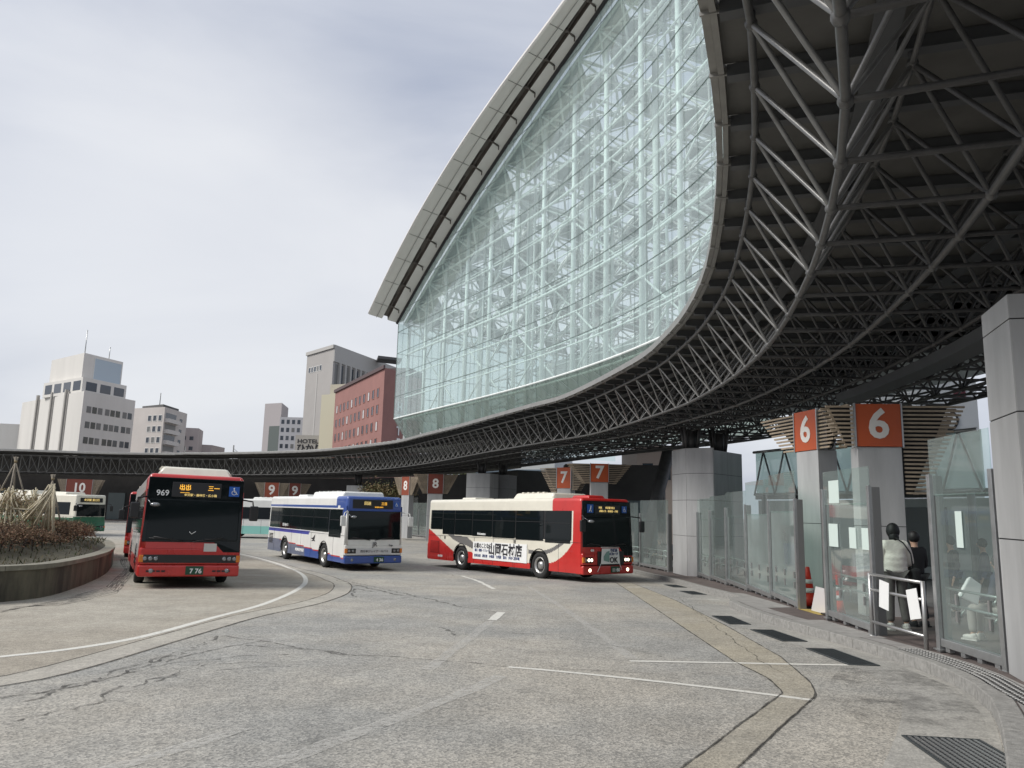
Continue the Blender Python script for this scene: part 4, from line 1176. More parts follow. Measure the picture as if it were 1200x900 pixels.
jr_cfg = dict(mats=[M_WHITE, M_BLUE, mat('violet_blue', (.05,.06,.36), .35, coat=.4), M_BLUED, M_RED, mat('jr_band', (.03,.033,.04), .3)], fn=jr_fn, roof=lambda x, z: 1 if (x > 4.0 and z > 2.34) else 0, roofcut=4.0, cutz=2.36, cell=.05,
    win=[(-5.0,-3.6,1.47,2.42),(-3.6,-1.9,1.47,2.42),(-1.9,-.3,1.47,2.42),(-.3,1.4,1.47,2.42),(1.4,3.3,1.47,2.42),(3.35,4.75,1.30,2.42)],
    front=M_WHITE, bump=M_BLUE, ws=(1.20,2.38), disp=(2.48,2.84), dispy=(-.98,.78), hz=.80, lamps4=False, glass=M_BGLASS2, mirm=M_WHITE, mirw=True,
    led=[('回送', -.35, 2.68, .15, M_LEDW, .002), ('三日', .38, 2.68, .13, M_LED, .002), ('金沢駅 香林坊', .15, 2.54, .06, M_LED, .0)],
    text=[('JR', .02, 1.05, .25, M_INK, .0), ('Erga', .72, 1.02, .10, M_INK, .001)], access=[(.93, 2.66, .20)], plate=(M_PLATEG, '4 36'), py=.22,
    roofbox=[(.2,4.0,1.9,.20,M_WHITE,.06),(-2.9,-1.6,1.2,.10,M_WHITE,.04)], extra=jr_extra)
make_bus('bus', bus_matrix((-6.47,31.05), (.55,-.835), 10.5), 'blue and white bus with a blue brow, between the two red buses', jr_cfg)

# --- green and cream bus at the far left
gcfg = dict(cutz=1.36, mats=[M_CREAM, M_GREEN, M_WHITE], fn=lambda x, z, a, b: 1 if z < 1.25 else 0, roof=lambda x, z: 1 if (z < 1.36 and z > .1) else 0, cell=.12, far=True,
    win=[(-4.9,-2.5,1.5,2.4),(-2.5,0,1.5,2.4),(0,2.5,1.5,2.4),(2.5,4.6,1.5,2.4)], front=M_GREEN, bump=M_GREEN, ws=(1.35,2.28), disp=(2.42,2.74), dispy=(-.9,.9), hz=.62,
    led=[('金沢駅 東口行', 0, 2.58, .2, M_LEDW, .003)], access=[], plate=(M_PLATEG, '2 03'), roofbox=[(-3.8,-.5,1.9,.26,M_CREAM,.1),(.6,3.4,1.7,.18,M_CREAM,.1)])
make_bus('bus', bus_matrix((-31.5,56.6), (.90,-.43), 10.5), 'green and cream bus partly behind the bamboo and hedge of the planter', gcfg)
# --- white bus with an aqua skirt
tcfg = dict(mats=[M_WHITE, M_TEAL, M_GREEN], fn=lambda x, z, a, b: 1 if z < .95 else 0, roof=lambda x, z: 0, cell=.12, far=True,
    win=[(-5.0,-2.9,1.45,2.35),(-2.9,-.9,1.45,2.35),(-.9,1.1,1.45,2.35),(1.1,3.1,1.45,2.35),(3.1,4.7,1.45,2.35)], front=M_WHITE, bump=M_TEAL, rearm=1, led=[], access=[], plate=(M_PLATEG, '1 07'),
    roofbox=[(-1,2,1.8,.15,M_WHITE,.08)])
make_bus('bus', bus_matrix((-13.6,59.8), (.995,.02), 10.5), 'white bus with an aqua skirt, seen between the red bus and the blue one', tcfg)
# ------------------------------------------------------------------ glass screens of the stops
def frame_between(a, b, z):
    d = Vector((b[0]-a[0], b[1]-a[1], 0)); L = d.length; an = math.atan2(d.y, d.x)
    return Matrix.Translation((a[0], a[1], z)) @ Matrix.Rotation(an, 4, 'Z'), L
def screen(a, b, label, ztop=2.35, gtop=2.9, posts=(1, 1), papers=(), hooks=2, frost=False, slope=.0, grp='glass wind screens along the bus stops'):
    z = (G(a[1])+G(b[1]))/2+.15
    M, L = frame_between(a, b, z)
    e = empty('glass_screen', M=M); tag(e, label, 'glass screen', grp)
    for k, x in ((0, 0), (1, L)):
        if not posts[k]: continue
        p = MB(); p.box(x-.045, x+.045, -.03, .03, -.05, ztop, 0); p.box(x-.045, x+.045, .031, .16, -.05, ztop-.02, 1)
        po = p.build('post', [M_ALU, M_ALUD], e, bevel=.006)
        q = MB(); q.box(x-.09, x+.09, -.05, .18, .0, .02); q.build('foot_plate', [M_ALU], po)
    g = MB()
    g.box(.06, L-.06, .035, .047, .17, ztop-.28); g.build('glass_pane', [M_FROST if frost else M_SCREEN], e)
    g = MB(); g.add([(-.02,.02,ztop-.30),(L-.04,.02,ztop-.30),(L-.04,.02,gtop+slope),(-.02,.02,gtop)], [(0,1,2,3)]); g.build('upper_pane', [M_SCREEN], e, solid=.012)
    r_ = MB(); r_.box(.05, L-.05, -.012, .09, .06, .165); 
    for k in range(4): r_.box(L*(k+.5)/4-.05, L*(k+.5)/4+.05, .0, .07, .0, .06)
    r_.build('bottom_rail', [M_ALU], e, bevel=.006)
    for zz in (.62, .84):
        h = MB(); h.tube((.05, .13, zz), (L-.05, .13, zz), .017, 8); hh = h.build('handrail', [M_INOX], e)
        for k in range(hooks):
            x = L*(k+.5)/hooks+.1; h = MB(); h.tube((x, .05, zz-.10), (x, .13, zz), .012, 6); h.box(x-.02, x+.02, .0, .03, zz-.18, zz-.04); h.build('bracket', [M_INOX], hh)
    for (px, pz, w, hgt) in papers:
        q = MB(); q.box(px*L-w/2, px*L+w/2, .012, .017, pz, pz+hgt); q.build('paper_notice', [mat('paper_aqua', (.58,.68,.64), .7)], e)
    return e
screen((6.02,11.05), (5.98,9.55), 'tall glass screen nearest the camera, with one white notice, left of the edge pillar', 2.42, 2.92, papers=[(.44,1.42,.16,.48)], slope=.02)
screen((6.08,15.0), (5.98,12.85), 'glass screen with four pale notices in front of the left number 6 column', 2.42, 2.75, papers=[(.25,2.15,.5,.42),(.2,1.35,.45,.42),(.62,1.36,.3,.36),(.87,1.36,.28,.36)])
S3 = [(6.38,17.3),(6.66,19.9),(6.88,22.6),(7.05,25.3),(7.18,27.8),(7.24,29.9)]
labs = ['glass screen beside the red traffic cone, first of the far row of five', 'second glass screen of the far row, counted from the traffic cone', 'middle glass screen of the far row of five beyond the cone', 'fourth glass screen of the far row, counted from the traffic cone', 'last glass screen of the far row, touching the pale pillar']
for k in range(5):
    screen(S3[k+1], S3[k], labs[k], 2.42, 3.05 if k < 2 else 2.9, posts=(1, 1 if k == 0 else 0), hooks=3, frost=(k < 2))
screen((6.10,36.2), (6.75,33.0), 'glass screen between the red bus front and the pale pillar', 2.42, 3.0, hooks=2)
screen((5.3,39.6), (6.05,36.4), 'glass screen just behind the nose of the red and cream bus', 2.42, 2.9, posts=(1,0), hooks=2)
fars = [(i, off(i, 2.2)) for i in range(48, 88, 3)]
for q in range(0, len(fars)-1):
    a, b = fars[q+1][1], fars[q][1]
    if q % 3 == 2: continue
    if 44 < a[1]:
        screen(a, b, ['pale glass screen seen between the blue bus and the red and cream bus', 'far glass screen under the canopy behind the parked buses'][0 if -8.8 < a[0] < -5.5 else 1], 2.42, 2.9, hooks=2, grp='glass wind screens along the bus stops')
M_ORANGEM = mat('sign_orange_shaded', (.24,.05,.02), .5)  # sign orange dimmed for far signs that stand in shade
# ------------------------------------------------------------------ numbered stop columns with louvres
M_SCUFF = None
def stop_column(c, ang, num, label, w=.9, d=.5, ztop=None, zbot=None, fans=(1, 1), h_fan=(1.0, 1.0), mcol=None, tw=1.0, s=1.0, lens=(1.1, 1.1), lit=True):
    z0 = G(c[1])+.15
    ztop = CZ+2.42 if ztop is None else ztop; zbot = CZ+1.52 if zbot is None else zbot
    M = Matrix.Translation((c[0], c[1], z0)) @ Matrix.Rotation(ang, 4, 'Z')     # local -y faces the viewer side
    e = empty('stop_column', M=M); tag(e, label, 'stop column', 'numbered columns at the stops')
    zt, zb = ztop-z0, zbot-z0
    b = MB(); b.box(-w/2, w/2, 0, d, -.02, zb-.01); b.box(-w/2+.02, w/2-.02, .02, d, zb, zt); b.build('column', [M_PANEL], e, bevel=.01)
    j = MB(); j.box(-w/2-.002, w/2+.002, -.003, d+.002, zb*.52, zb*.52+.012); j.build('joint', [M_JOINT], e)
    b = MB(); b.box(-w/2-.01, w/2+.01, -.02, .016, zb, zt); sg = b.build('number_sign', [mcol or M_ORANGE], e)
    b = MB(); b.box(-w/2-.045, -w/2-.012, -.035, .02, zb-.02, zt+.02); b.box(w/2+.012, w/2+.045, -.035, .02, zb-.02, zt+.02); b.build('edge_strip', [M_ALU], sg)
    text_mesh('numeral', num, .86*s, M_NUM, sg, Matrix(((1,0,0,0),(0,0,-1,-.026),(0,1,0,(zb+zt)/2-.0),(0,0,0,1))), bold=.022*s, wx=tw)
    for k, sg_ in enumerate((-1, 1)):
        if not fans[k]: continue
        m = MB(); nsl = 11
        H_ = h_fan[k]*(zt-zb); n_ = int(H_/.085)
        for q in range(n_):
            zz = zt-.05-q*H_/n_; t = q/n_; ln = lens[k]*(1-.72*t)
            x0_, x1_ = sg_*(w/2+.05), sg_*(w/2+.05+ln)
            m.box(min(x0_, x1_), max(x0_, x1_), .02, .07, zz-.022, zz+.018)
            m.box(min(x0_, x1_), max(x0_, x1_), d-.07, d-.02, zz-.022, zz+.018)
        bx = MB(); 
        m.add([(sg_*(w/2+.05), d/2-.02, zt), (sg_*(w/2+.05+lens[k]*.8), d/2-.02, zt), (sg_*(w/2+.05+lens[k]*.16), d/2-.02, zt-H_), (sg_*(w/2+.05), d/2-.02, zt-H_)], [(0,1,2,3) if sg_ > 0 else (3,2,1,0)], 1)
        m.build('louvre_fan', [M_SLAT, M_BLACK], e)
    return e
stop_column((7.74,16.05), R(-8), '6', 'grey column with an orange number 6 sign, face on, right of the glass notices', w=.88, fans=(1,1), h_fan=(1.0,2.1), lens=(.55,1.25))
stop_column((7.10,18.35), R(-78), '6', 'grey column with a narrow slanting orange number 6 sign, left of the other 6', w=.88, fans=(1,1), h_fan=(1.0,1.0), lens=(1.6,1.1), zbot=CZ+1.6, ztop=CZ+2.55)
stop_column((4.42,38.0), R(0), '7', 'column with the right-hand orange 7 sign above the front of the red and cream bus', w=.85, h_fan=(1.1,1.1))
stop_column((2.95,42.0), R(-35), '7', 'column with the left-hand orange 7 sign above the red and cream bus', w=.85, h_fan=(1.2,1.1), zbot=CZ+1.3)
stop_column((-5.75,60), R(8), '8', 'column with a darkened orange 8 sign, above the tail of the red and cream bus', w=1.15, s=1.15, mcol=M_ORANGED, zbot=CZ+1.2, ztop=CZ+2.7)
stop_column((-8.6,64), R(-45), '8', 'column with an orange 8 sign at the right end of the blue bus roof', w=1.0, s=1.2, mcol=M_ORANGEM, zbot=CZ+1.1, ztop=CZ+2.6)
stop_column((-26.4,86), R(5), '9', 'column with an orange 9 sign above the tail of the blue and white bus', w=1.5, s=1.7, mcol=M_ORANGEM, zbot=CZ+.8, ztop=CZ+2.5, d=.8)
stop_column((-24.0,86.6), R(20), '9', 'column with a dark 9 sign just right of the orange 9', w=1.2, s=1.6, mcol=M_ORANGED, zbot=CZ+.8, ztop=CZ+2.5, d=.8)
stop_column((-52.5,94.5), R(5), '10', 'column with a darkened orange 10 sign above the green bus', w=3.0, s=1.75, mcol=M_ORANGED, zbot=CZ+.5, ztop=CZ+2.6, d=.8)
# ------------------------------------------------------------------ small rail with papers
def rail(a, b):
    z = G(a[1])+.15; M, L = frame_between(a, b, z)
    e = empty('guard_rail', M=M); tag(e, 'low steel guard rail hung with white papers at the opening of stop 6', 'guard rail')
    for x in (0, L):
        p = MB(); p.tube((x,0,0), (x,0,.98), .032, 10); p.lathe([(.06,0),(.06,.015)], 12, 0, Matrix.Translation((x,0,0))); p.build('post', [M_INOX], e)
    for zz in (.22, .72, .96):
        p = MB(); p.tube((0,0,zz), (L,0,zz), .024, 8); p.build('bar', [M_INOX], e)
    for x, zz, t in ((L*.32, .62, .12), (L*.86, .58, -.2)):
        p = MB(); p.box(-.14, .14, -.035, -.028, -.21, .21); p.build('paper_sheet', [M_PAPER], e, M=Matrix.Translation((x,0,zz+.06)) @ Matrix.Rotation(t, 4, 'Y'))
    return e
rail((5.86,12.72), (5.92,11.22))
# ------------------------------------------------------------------ cones and things in the gap beside stop 6
def cone(x, y, s, label):
    z = G(y)+.15; e = empty('traffic_cone', (x, y, z)); tag(e, label, 'traffic cone')
    b = MB(); b.box(-.19*s, .19*s, -.19*s, .19*s, 0, .03); b.build('base', [M_BLACK], e, bevel=.008)
    b = MB(); prof_ = [(.15,.03),(.115,.22),(.112,.22),(.09,.36),(.088,.36),(.065,.48),(.063,.48),(.035,.70),(.022,.71)]
    b.lathe([(r*s, z_*s) for r, z_ in prof_], 18); b.build('cone_body', [M_CONE], e)
    for z0, z1, r0, r1 in ((.26,.34,.108,.095),(.42,.49,.082,.067)):
        b = MB(); b.lathe([(r0*s+.002, z0*s), (r1*s+.002, z1*s)], 18); b.build('white_band', [M_PAPER], e)
    return e
cone(6.78, 17.75, 1.25, 'red traffic cone with white bands in the gap left of the narrow 6 column')
cone(6.62, 15.9, 1.2, 'red traffic cone half hidden by a screen post below the narrow 6 column')
p = MB(); p.box(-.22, .22, -.01, .01, 0, .5); o = p.build('notice_board', [M_PAPER], M=Matrix.Translation((6.52,16.35,G(16.3)+.15)) @ Matrix.Rotation(R(-25),4,'Z') @ Matrix.Rotation(R(12),4,'Y')); tag(o, 'white board leaning at the foot of the narrow 6 column', 'board')
# ticket machine with maroon panel
e = empty('ticket_machine', (8.35,23.0,G(23)+.15)); tag(e, 'dark cabinet with a maroon panel, seen in the gap above the traffic cone', 'machine')
b = MB(); b.box(-.5,.5,-.3,.3,0,1.9); b.build('cabinet', [M_ALUD], e, bevel=.02)
b = MB(); b.box(-.5,.5,-.33,-.301,1.45,1.9); b.build('header_panel', [mat('maroon_panel', (.12,.02,.035), .5)], e)
b = MB(); b.box(-.35,.1,-.33,-.301,.6,1.38); b.build('screen', [M_BLUE], e)
# second kiosk / shelter bodies and benches behind the glass
def bench(c, ang, label):
    z = G(c[1])+.15; e = empty('bench', M=Matrix.Translation((c[0], c[1], z)) @ Matrix.Rotation(ang, 4, 'Z')); tag(e, label, 'bench', 'benches behind the glass screens')
    b = MB(); b.box(-.9,.9,-.2,.2,.40,.46); b.build('seat', [mat('bench_red', (.22,.02,.03), .6)], e, bevel=.02)
    b = MB(); b.box(-.9,.9,.20,.24,.55,.85); b.build('backrest', [mat('bench_red', (.22,.02,.03), .6)], e, bevel=.02)
    for x in (-.7,.7):
        b = MB(); b.tube((x,-.1,0),(x,-.1,.4),.025,8); b.tube((x,.12,0),(x,.22,.85),.025,8); b.tube((x,-.1,.38),(x,.12,.38),.02,8); b.build('leg', [M_INOX], e)
    return e
bench((8.3,11.9), R(-80), 'red bench behind the nearest glass screen')
bench((8.0,34.6), R(-75), 'red bench behind the screen next to the nose of the red bus')
bench((8.6,20.5), R(-80), 'red bench behind the far row of glass screens')
# ------------------------------------------------------------------ people
def skinmesh(name, joints, edges, m, parent, sub=2, root=0):
    me = bpy.data.meshes.new(name)
    me.from_pydata([j[0] for j in joints], edges, []); me.materials.append(m)
    o = bpy.data.objects.new(name, me); COL.objects.link(o); o.parent = parent
    md = o.modifiers.new('skin', 'SKIN'); md.use_smooth_shade = True
    for i, j in enumerate(joints):
        r = j[1]; me.skin_vertices[0].data[i].radius = r if isinstance(r, tuple) else (r, r)
        me.skin_vertices[0].data[i].use_root = (i == root)
    s = o.modifiers.new('sub', 'SUBSURF'); s.levels = sub; s.render_levels = sub
    return o
def person(loc, yaw, label, pose, jacket, trousers, shoes, hairlen='short', bag=None, hood=False, h=1.70, cat='person', puffy=False):
    """local frame: +y is the way the person faces, x to their right"""
    e = empty('person', M=Matrix.Translation(loc) @ Matrix.Rotation(yaw, 4, 'Z') @ Matrix.Scale(h/1.72, 4)); tag(e, label, cat)
    sit = pose == 'sit'
    V = Vector
    if sit:
        pel = V((0, 0, .53)); kn = [V((-.11,.43,.52)), V((.11,.43,.52))]; an = [V((-.11,.42,.09)), V((.11,.42,.09))]
        che = V((0,-.02,.93)); nk = V((0,.0,1.10)); hd = V((0,.02,1.22))
    else:
        pel = V((0,0,.93)); kn = [V((-.10,.03,.49)), V((.10,.02,.49))]; an = [V((-.12,-.02,.09)), V((.12,-.04,.09))]
        che = V((0,.0,1.30)); nk = V((0,.01,1.47)); hd = V((0,.03,1.58))
    hip = [pel+V((-.09,0,-.03)), pel+V((.09,0,-.03))]
    sh = [che+V((-.17,0,.08)), che+V((.17,0,.08))]
    if pose == 'stand_arms_front':
        el = [che+V((-.25,.04,-.20)), che+V((.25,.05,-.20))]; wr = [che+V((-.14,.24,-.26)), che+V((.14,.25,-.25))]
    elif sit:
        el = [che+V((-.23,.04,-.20)), che+V((.23,.04,-.20))]; wr = [V((-.10,.28,.64)), V((.10,.28,.64))]
    else:
        el = [che+V((-.22,-.02,-.22)), che+V((.22,-.02,-.22))]; wr = [che+V((-.22,.06,-.46)), che+V((.22,.06,-.46))]
    J = []; E_ = []
    def add(p, r, par=None):
        J.append((tuple(p), r)); 
        if par is not None: E_.append((par, len(J)-1))
        return len(J)-1
    p0 = add(pel, (.13,.10)); w = add(pel.lerp(che, .5), (.115,.085), p0); c = add(che, (.14,.095), w); n_ = add(nk, .05, c); h0 = add(hd, (.075,.088), n_); h1 = add(hd+V((0,.01,.09)), (.07,.082), h0)
    for s in (0, 1):
        sg = -1 if s == 0 else 1
        a = add(sh[s], .055, c); b = add(el[s], .04, a); d = add(wr[s], .027, b)
        dr = (wr[s]-el[s]).normalized(); pm = wr[s]+dr*.07; q = add(pm, (.036,.018), d)
        side = V((1,0,0)) if abs(dr.x) < .8 else V((0,1,0))
        for k, (o_, ln) in enumerate(((-.028,.06),(-.010,.072),(.010,.068),(.027,.055))):
            f1 = pm+dr*.03+side*o_; f2 = f1+dr*ln*.55+V((0,0,-.008)); f3 = f2+dr*ln*.4+V((0,0,-.018))
            i1 = add(f1, .009, q); i2 = add(f2, .0085, i1); add(f3, .007, i2)
        t1 = wr[s]+dr*.03+side*(-sg*.035); i1 = add(t1, .011, d); add(t1+dr*.04+side*(-sg*.018), .009, i1)
        a = add(hip[s], .085, p0); b = add(kn[s], .058, a); d = add(an[s], .038, b); add(an[s]+V((0,.12,-.055)), (.035,.022), d)
    skinmesh('body', J, E_, M_SKIN, e, 2)
    # trousers
    J = []; E_ = []; add(pel+V((0,0,.04)), (.155,.115)); 
    for s in (0, 1):
        a = add(hip[s], .10, 0); m1 = add(hip[s].lerp(kn[s], .5), .092, a); b = add(kn[s], .078, m1); m2 = add(kn[s].lerp(an[s], .5), .072, b); add(an[s]+V((0,0,.03)), .066, m2)
    skinmesh('trousers', J, E_, trousers, e, 2)
    # jacket with sleeves
    k = 1.22 if puffy else 1.0
    J = []; E_ = []
    bt = pel+V((0,0,-.02 if not sit else .05)); rows = 7 if puffy else 3
    prev = None
    for i in range(rows+1):
        p = bt.lerp(che, i/rows); wv = (1+.09*(i % 2)) if puffy else 1
        prev = add(p, ((.165)*k*wv, (.125)*k*wv), prev)
    ci = prev; add(nk+V((0,-.01,-.02)), (.085*k, .08*k), ci)
    for s in (0, 1):
        a = add(sh[s], .078*k, ci); pr = a
        for i in range(1, 4): pr = add(sh[s].lerp(el[s], i/3), (.07+(.008 if i % 2 and puffy else 0))*k, pr)
        for i in range(1, 4): pr = add(el[s].lerp(wr[s], i/3*.95), (.058+(.008 if i % 2 and puffy else 0)-.004*i)*k, pr)
    skinmesh('jacket', J, E_, jacket, e, 2)
    # head: hair, face
    hm = MB()
    hm.ball(hd+V((0,-.018,.055)), .103, n=16, sz=1.12)
    if hairlen == 'long': hm.ball(hd+V((0,-.06,-.05)), .095, n=12, sz=1.6, sy=.75)
    if hood: hm.ball(hd+V((0,-.02,.03)), .108, n=16, sz=1.2); hm.ball(hd+V((0,-.05,-.07)), .085, n=12, sz=1.3)
    hm.build('hair' if not hood else 'hood', [M_HAIR], e)
    fm = MB()
    for s in (-1, 1): fm.ball(hd+V((s*.03,.083,.055)), .011, n=8); 
    fm.build('eyes', [M_INK], e)
    fm = MB(); fm.ball(hd+V((0,.098,.025)), .014, n=8, sz=1.5); fm.ball(hd+V((0,.088,-.018)), .018, n=8, sz=.3); 
    for s in (-1, 1): fm.ball(hd+V((s*.082,.0,.03)), .02, n=8, sx=.4, sz=1.4)
    fm.build('face', [M_SKIN], e)
    for s in (0, 1):
        sm = MB(); a = an[s]; sm.ball(a+V((0,.055,-.045)), .058, n=12, sy=2.2, sz=.85); sm.ball(a+V((0,-.0,-.02)), .055, n=10, sz=1.0)
        sm.box(a.x-.052, a.x+.052, a.y-.07, a.y+.18, a.z-.092, a.z-.068); sm.build('shoe', [shoes], e)
    if bag:
        b = MB(); b.box(-.07,.07,-.13,.13,-.15,.13); bo_ = b.build('bag', [M_BLKCL], e, M=Matrix.Translation(che+V((.29,-.03,-.42))), bevel=.04)
        st = MB(); pts = [che+V((.27,-.04,-.28)), che+V((.21,-.15,-.05)), che+V((.10,-.16,.12)), che+V((0,-.12,.20)), che+V((-.06,.0,.22))]
        st.path(pts, .011, 6); st.build('strap', [M_BLKCL], e)
    return e
z = lambda y: G(y)+.15
person((6.74,13.65,z(13.65)), R(-8), 'person in a cream puffer jacket seen from behind, black bag at the right side', 'stand_arms_front', M_PUFF, M_TROU, M_SHOE, hairlen='short', bag=True, hood=True, h=1.78, puffy=True)
person((7.42,14.25,z(14.25)), R(15), 'person all in black, half hidden beside the person in the cream jacket', 'stand_arms_front', M_BLKCL, M_BLKCL, M_BLKCL, hairlen='short', h=1.66)
person((7.55,12.05,z(12.05)), R(30), 'person in a grey top and navy trousers sitting behind the nearest glass screen', 'sit', M_NAVY, mat('light_cloth', (.30,.28,.26), .8), M_SHOE, hairlen='long', h=1.65)
person((9.3,16.4,z(16.4)), R(80), 'dark-haired person in dark clothes standing deep behind the nearest glass screen, left one', 'stand', M_BLKCL, M_BLKCL, M_BLKCL, h=1.62)
person((10.1,16.6,z(16.6)), R(60), 'dark-haired person in navy standing deep behind the nearest glass screen, right one', 'stand', M_NAVY, M_BLKCL, M_BLKCL, h=1.58)
person((7.85,20.5,z(20.5)), R(20), 'person in an ochre and black coat in the gap above the traffic cone', 'stand', mat('ochre_cloth', (.28,.17,.07), .8), M_BLKCL, M_BLKCL, h=1.70)
person((6.9,35.6,z(35.6)), R(120), 'person in black sitting behind the screen by the red bus nose, left one', 'sit', M_BLKCL, M_BLKCL, M_BLKCL, h=1.65)
person((7.45,34.9,z(34.9)), R(120), 'person in navy sitting behind the screen by the red bus nose, right one', 'sit', M_NAVY, M_BLKCL, M_SHOE, h=1.65)
# plastic carrier bag by the seated person
b = MB(); b.add([(-.16,0,0),(.16,0,0),(.10,0,.32),(-.12,0,.36),(-.13,.12,.02),(.14,.12,.02),(.08,.09,.30),(-.10,.10,.33)], [(0,1,2,3),(7,6,5,4),(0,3,7,4),(1,5,6,2),(2,6,7,3),(0,4,5,1)])
o = b.build('carrier_bag', [M_PAPER], M=Matrix.Translation((7.02,12.0,z(12)+.62)) @ Matrix.Rotation(R(25),4,'Y'), bevel=.02); tag(o, 'crumpled white carrier bag behind the nearest glass screen', 'bag')
# ------------------------------------------------------------------ planter island
random.seed(21)
PL = [P(*q) for q in [(0,706),(60,698),(110,680),(128,668),(130,655)]]
ctrl = PL+[(-20.5,38.5),(-27,41),(-36,40),(-43,34),(-43,26),(-36,19),(-26,14.5),(-17,12.8),(-12.3,13.6)]
pc = catmull(ctrl+[ctrl[0]], .4)[:-1]
isl = empty('planter', (-24,26,G(26))); tag(isl, 'round concrete planter wall with dark stains at the left', 'planter')
inv = Matrix.Translation((24,-26,-G(26)))
WT = .72
def wall_strip(pts, o0, o1, z0, z1, mi=0):
    mb = MB(); cx, cy = -27, 27
    cl = pts+[pts[0]]; ns = normals(cl)
    # inward = towards the island centre
    vs = []; 
    for p, n in zip(cl, ns):
        s = 1 if (cx-p[0])*n[0]+(cy-p[1])*n[1] > 0 else -1
        zt = z1 if callable(z1) is False else z1(*p)
        a = (p[0]+n[0]*s*o0, p[1]+n[1]*s*o0); b = (p[0]+n[0]*s*o1, p[1]+n[1]*s*o1)
        g0 = G(p[1]); vs += [(*a, g0+z0), (*a, g0+z1), (*b, g0+z1), (*b, g0+z0)]
    fs = []
    for i in range(len(cl)-1):
        for k in range(4):
            fs.append((4*i+k, 4*i+(k+1) % 4, 4*i+4+(k+1) % 4, 4*i+4+k))
    mb.add(vs, fs); return mb
m, n_, l_, b_ = nt('stained_concrete')
g_ = n_.new('ShaderNodeNewGeometry'); mp_ = n_.new('ShaderNodeMapping'); mp_.inputs['Scale'].default_value = (1,1,.35); l_.new(g_.outputs['Position'], mp_.inputs['Vector'])
t1 = n_.new('ShaderNodeTexNoise'); t1.inputs['Scale'].default_value = 1.1; t1.inputs['Detail'].default_value = 7; t1.inputs['Roughness'].default_value = .7; l_.new(mp_.outputs['Vector'], t1.inputs['Vector'])
r_ = n_.new('ShaderNodeValToRGB'); r_.color_ramp.elements[0].position = .36; r_.color_ramp.elements[0].color = (.04,.036,.028,1); r_.color_ramp.elements[1].position = .60; r_.color_ramp.elements[1].color = (.135,.12,.085,1)
l_.new(t1.outputs['Fac'], r_.inputs['Fac']); l_.new(r_.outputs['Color'], b_.inputs['Base Color']); b_.inputs['Roughness'].default_value = .85
wall_strip(pc, 0, .28, -.1, WT-.10).build('wall', [m], isl, M=inv)
wall_strip(pc, -.03, .34, WT-.10, WT).build('coping', [mat('coping_concrete', (.20,.19,.15), .85, var=.3, scale=3)], isl, M=inv)
# soil mound, rising to the middle
CX, CY = -26.5, 27.0
def soil_z(x, y):
    d = math.hypot((x-CX)/15.5, (y-CY)/13.0); return G(y)+WT-.12+.75*max(0, 1-d*d)
bm = bmesh.new(); rings = 16; N_ = len(pc); vv = []
for r in range(rings+1):
    k = 1-r/rings
    row = []
    for p in pc[::3]:
        x = CX+(p[0]-CX)*k*.985; y = CY+(p[1]-CY)*k*.985
        z_ = soil_z(x, y)+random.uniform(-.03,.03) if r > 0 else G(y)+WT-.13
        row.append(bm.verts.new((x, y, z_)))
    vv.append(row)
for r in range(rings):
    for i in range(len(vv[0])):
        j = (i+1) % len(vv[0]); bm.faces.new((vv[r][i], vv[r][j], vv[r+1][j], vv[r+1][i]))
me = bpy.data.meshes.new('soil'); bm.to_mesh(me); bm.free(); me.materials.append(mat('soil_grass', (.050,.045,.026), .95, var=.5, scale=6, bump=.6, bscale=30))
o = bpy.data.objects.new('soil', me); COL.objects.link(o); o['kind'] = 'structure'
# grass tufts and ground cover near the wall
mb = MB()
for _ in range(5200):
    p = random.choice(pc); k = random.uniform(.70,.97); x = CX+(p[0]-CX)*k; y = CY+(p[1]-CY)*k
    if y > 36 or x < -34: continue
    z_ = soil_z(x, y); a = random.uniform(0, 6.28); h_ = random.uniform(.05,.16); w_ = .02
    mb.add([(x-w_*math.cos(a), y-w_*math.sin(a), z_-.01), (x+w_*math.cos(a), y+w_*math.sin(a), z_-.01), (x+random.uniform(-.08,.08), y+random.uniform(-.08,.08), z_+h_)], [(0,1,2)], random.choice((0,0,1,2)))
o = mb.build('grass', [mat('grass_green', (.05,.065,.022), .9), mat('grass_dry', (.13,.11,.055), .9), mat('grass_brown', (.10,.075,.04), .9)]); tag(o, 'thin winter grass on the planter mound', 'grass'); o['kind'] = 'stuff'
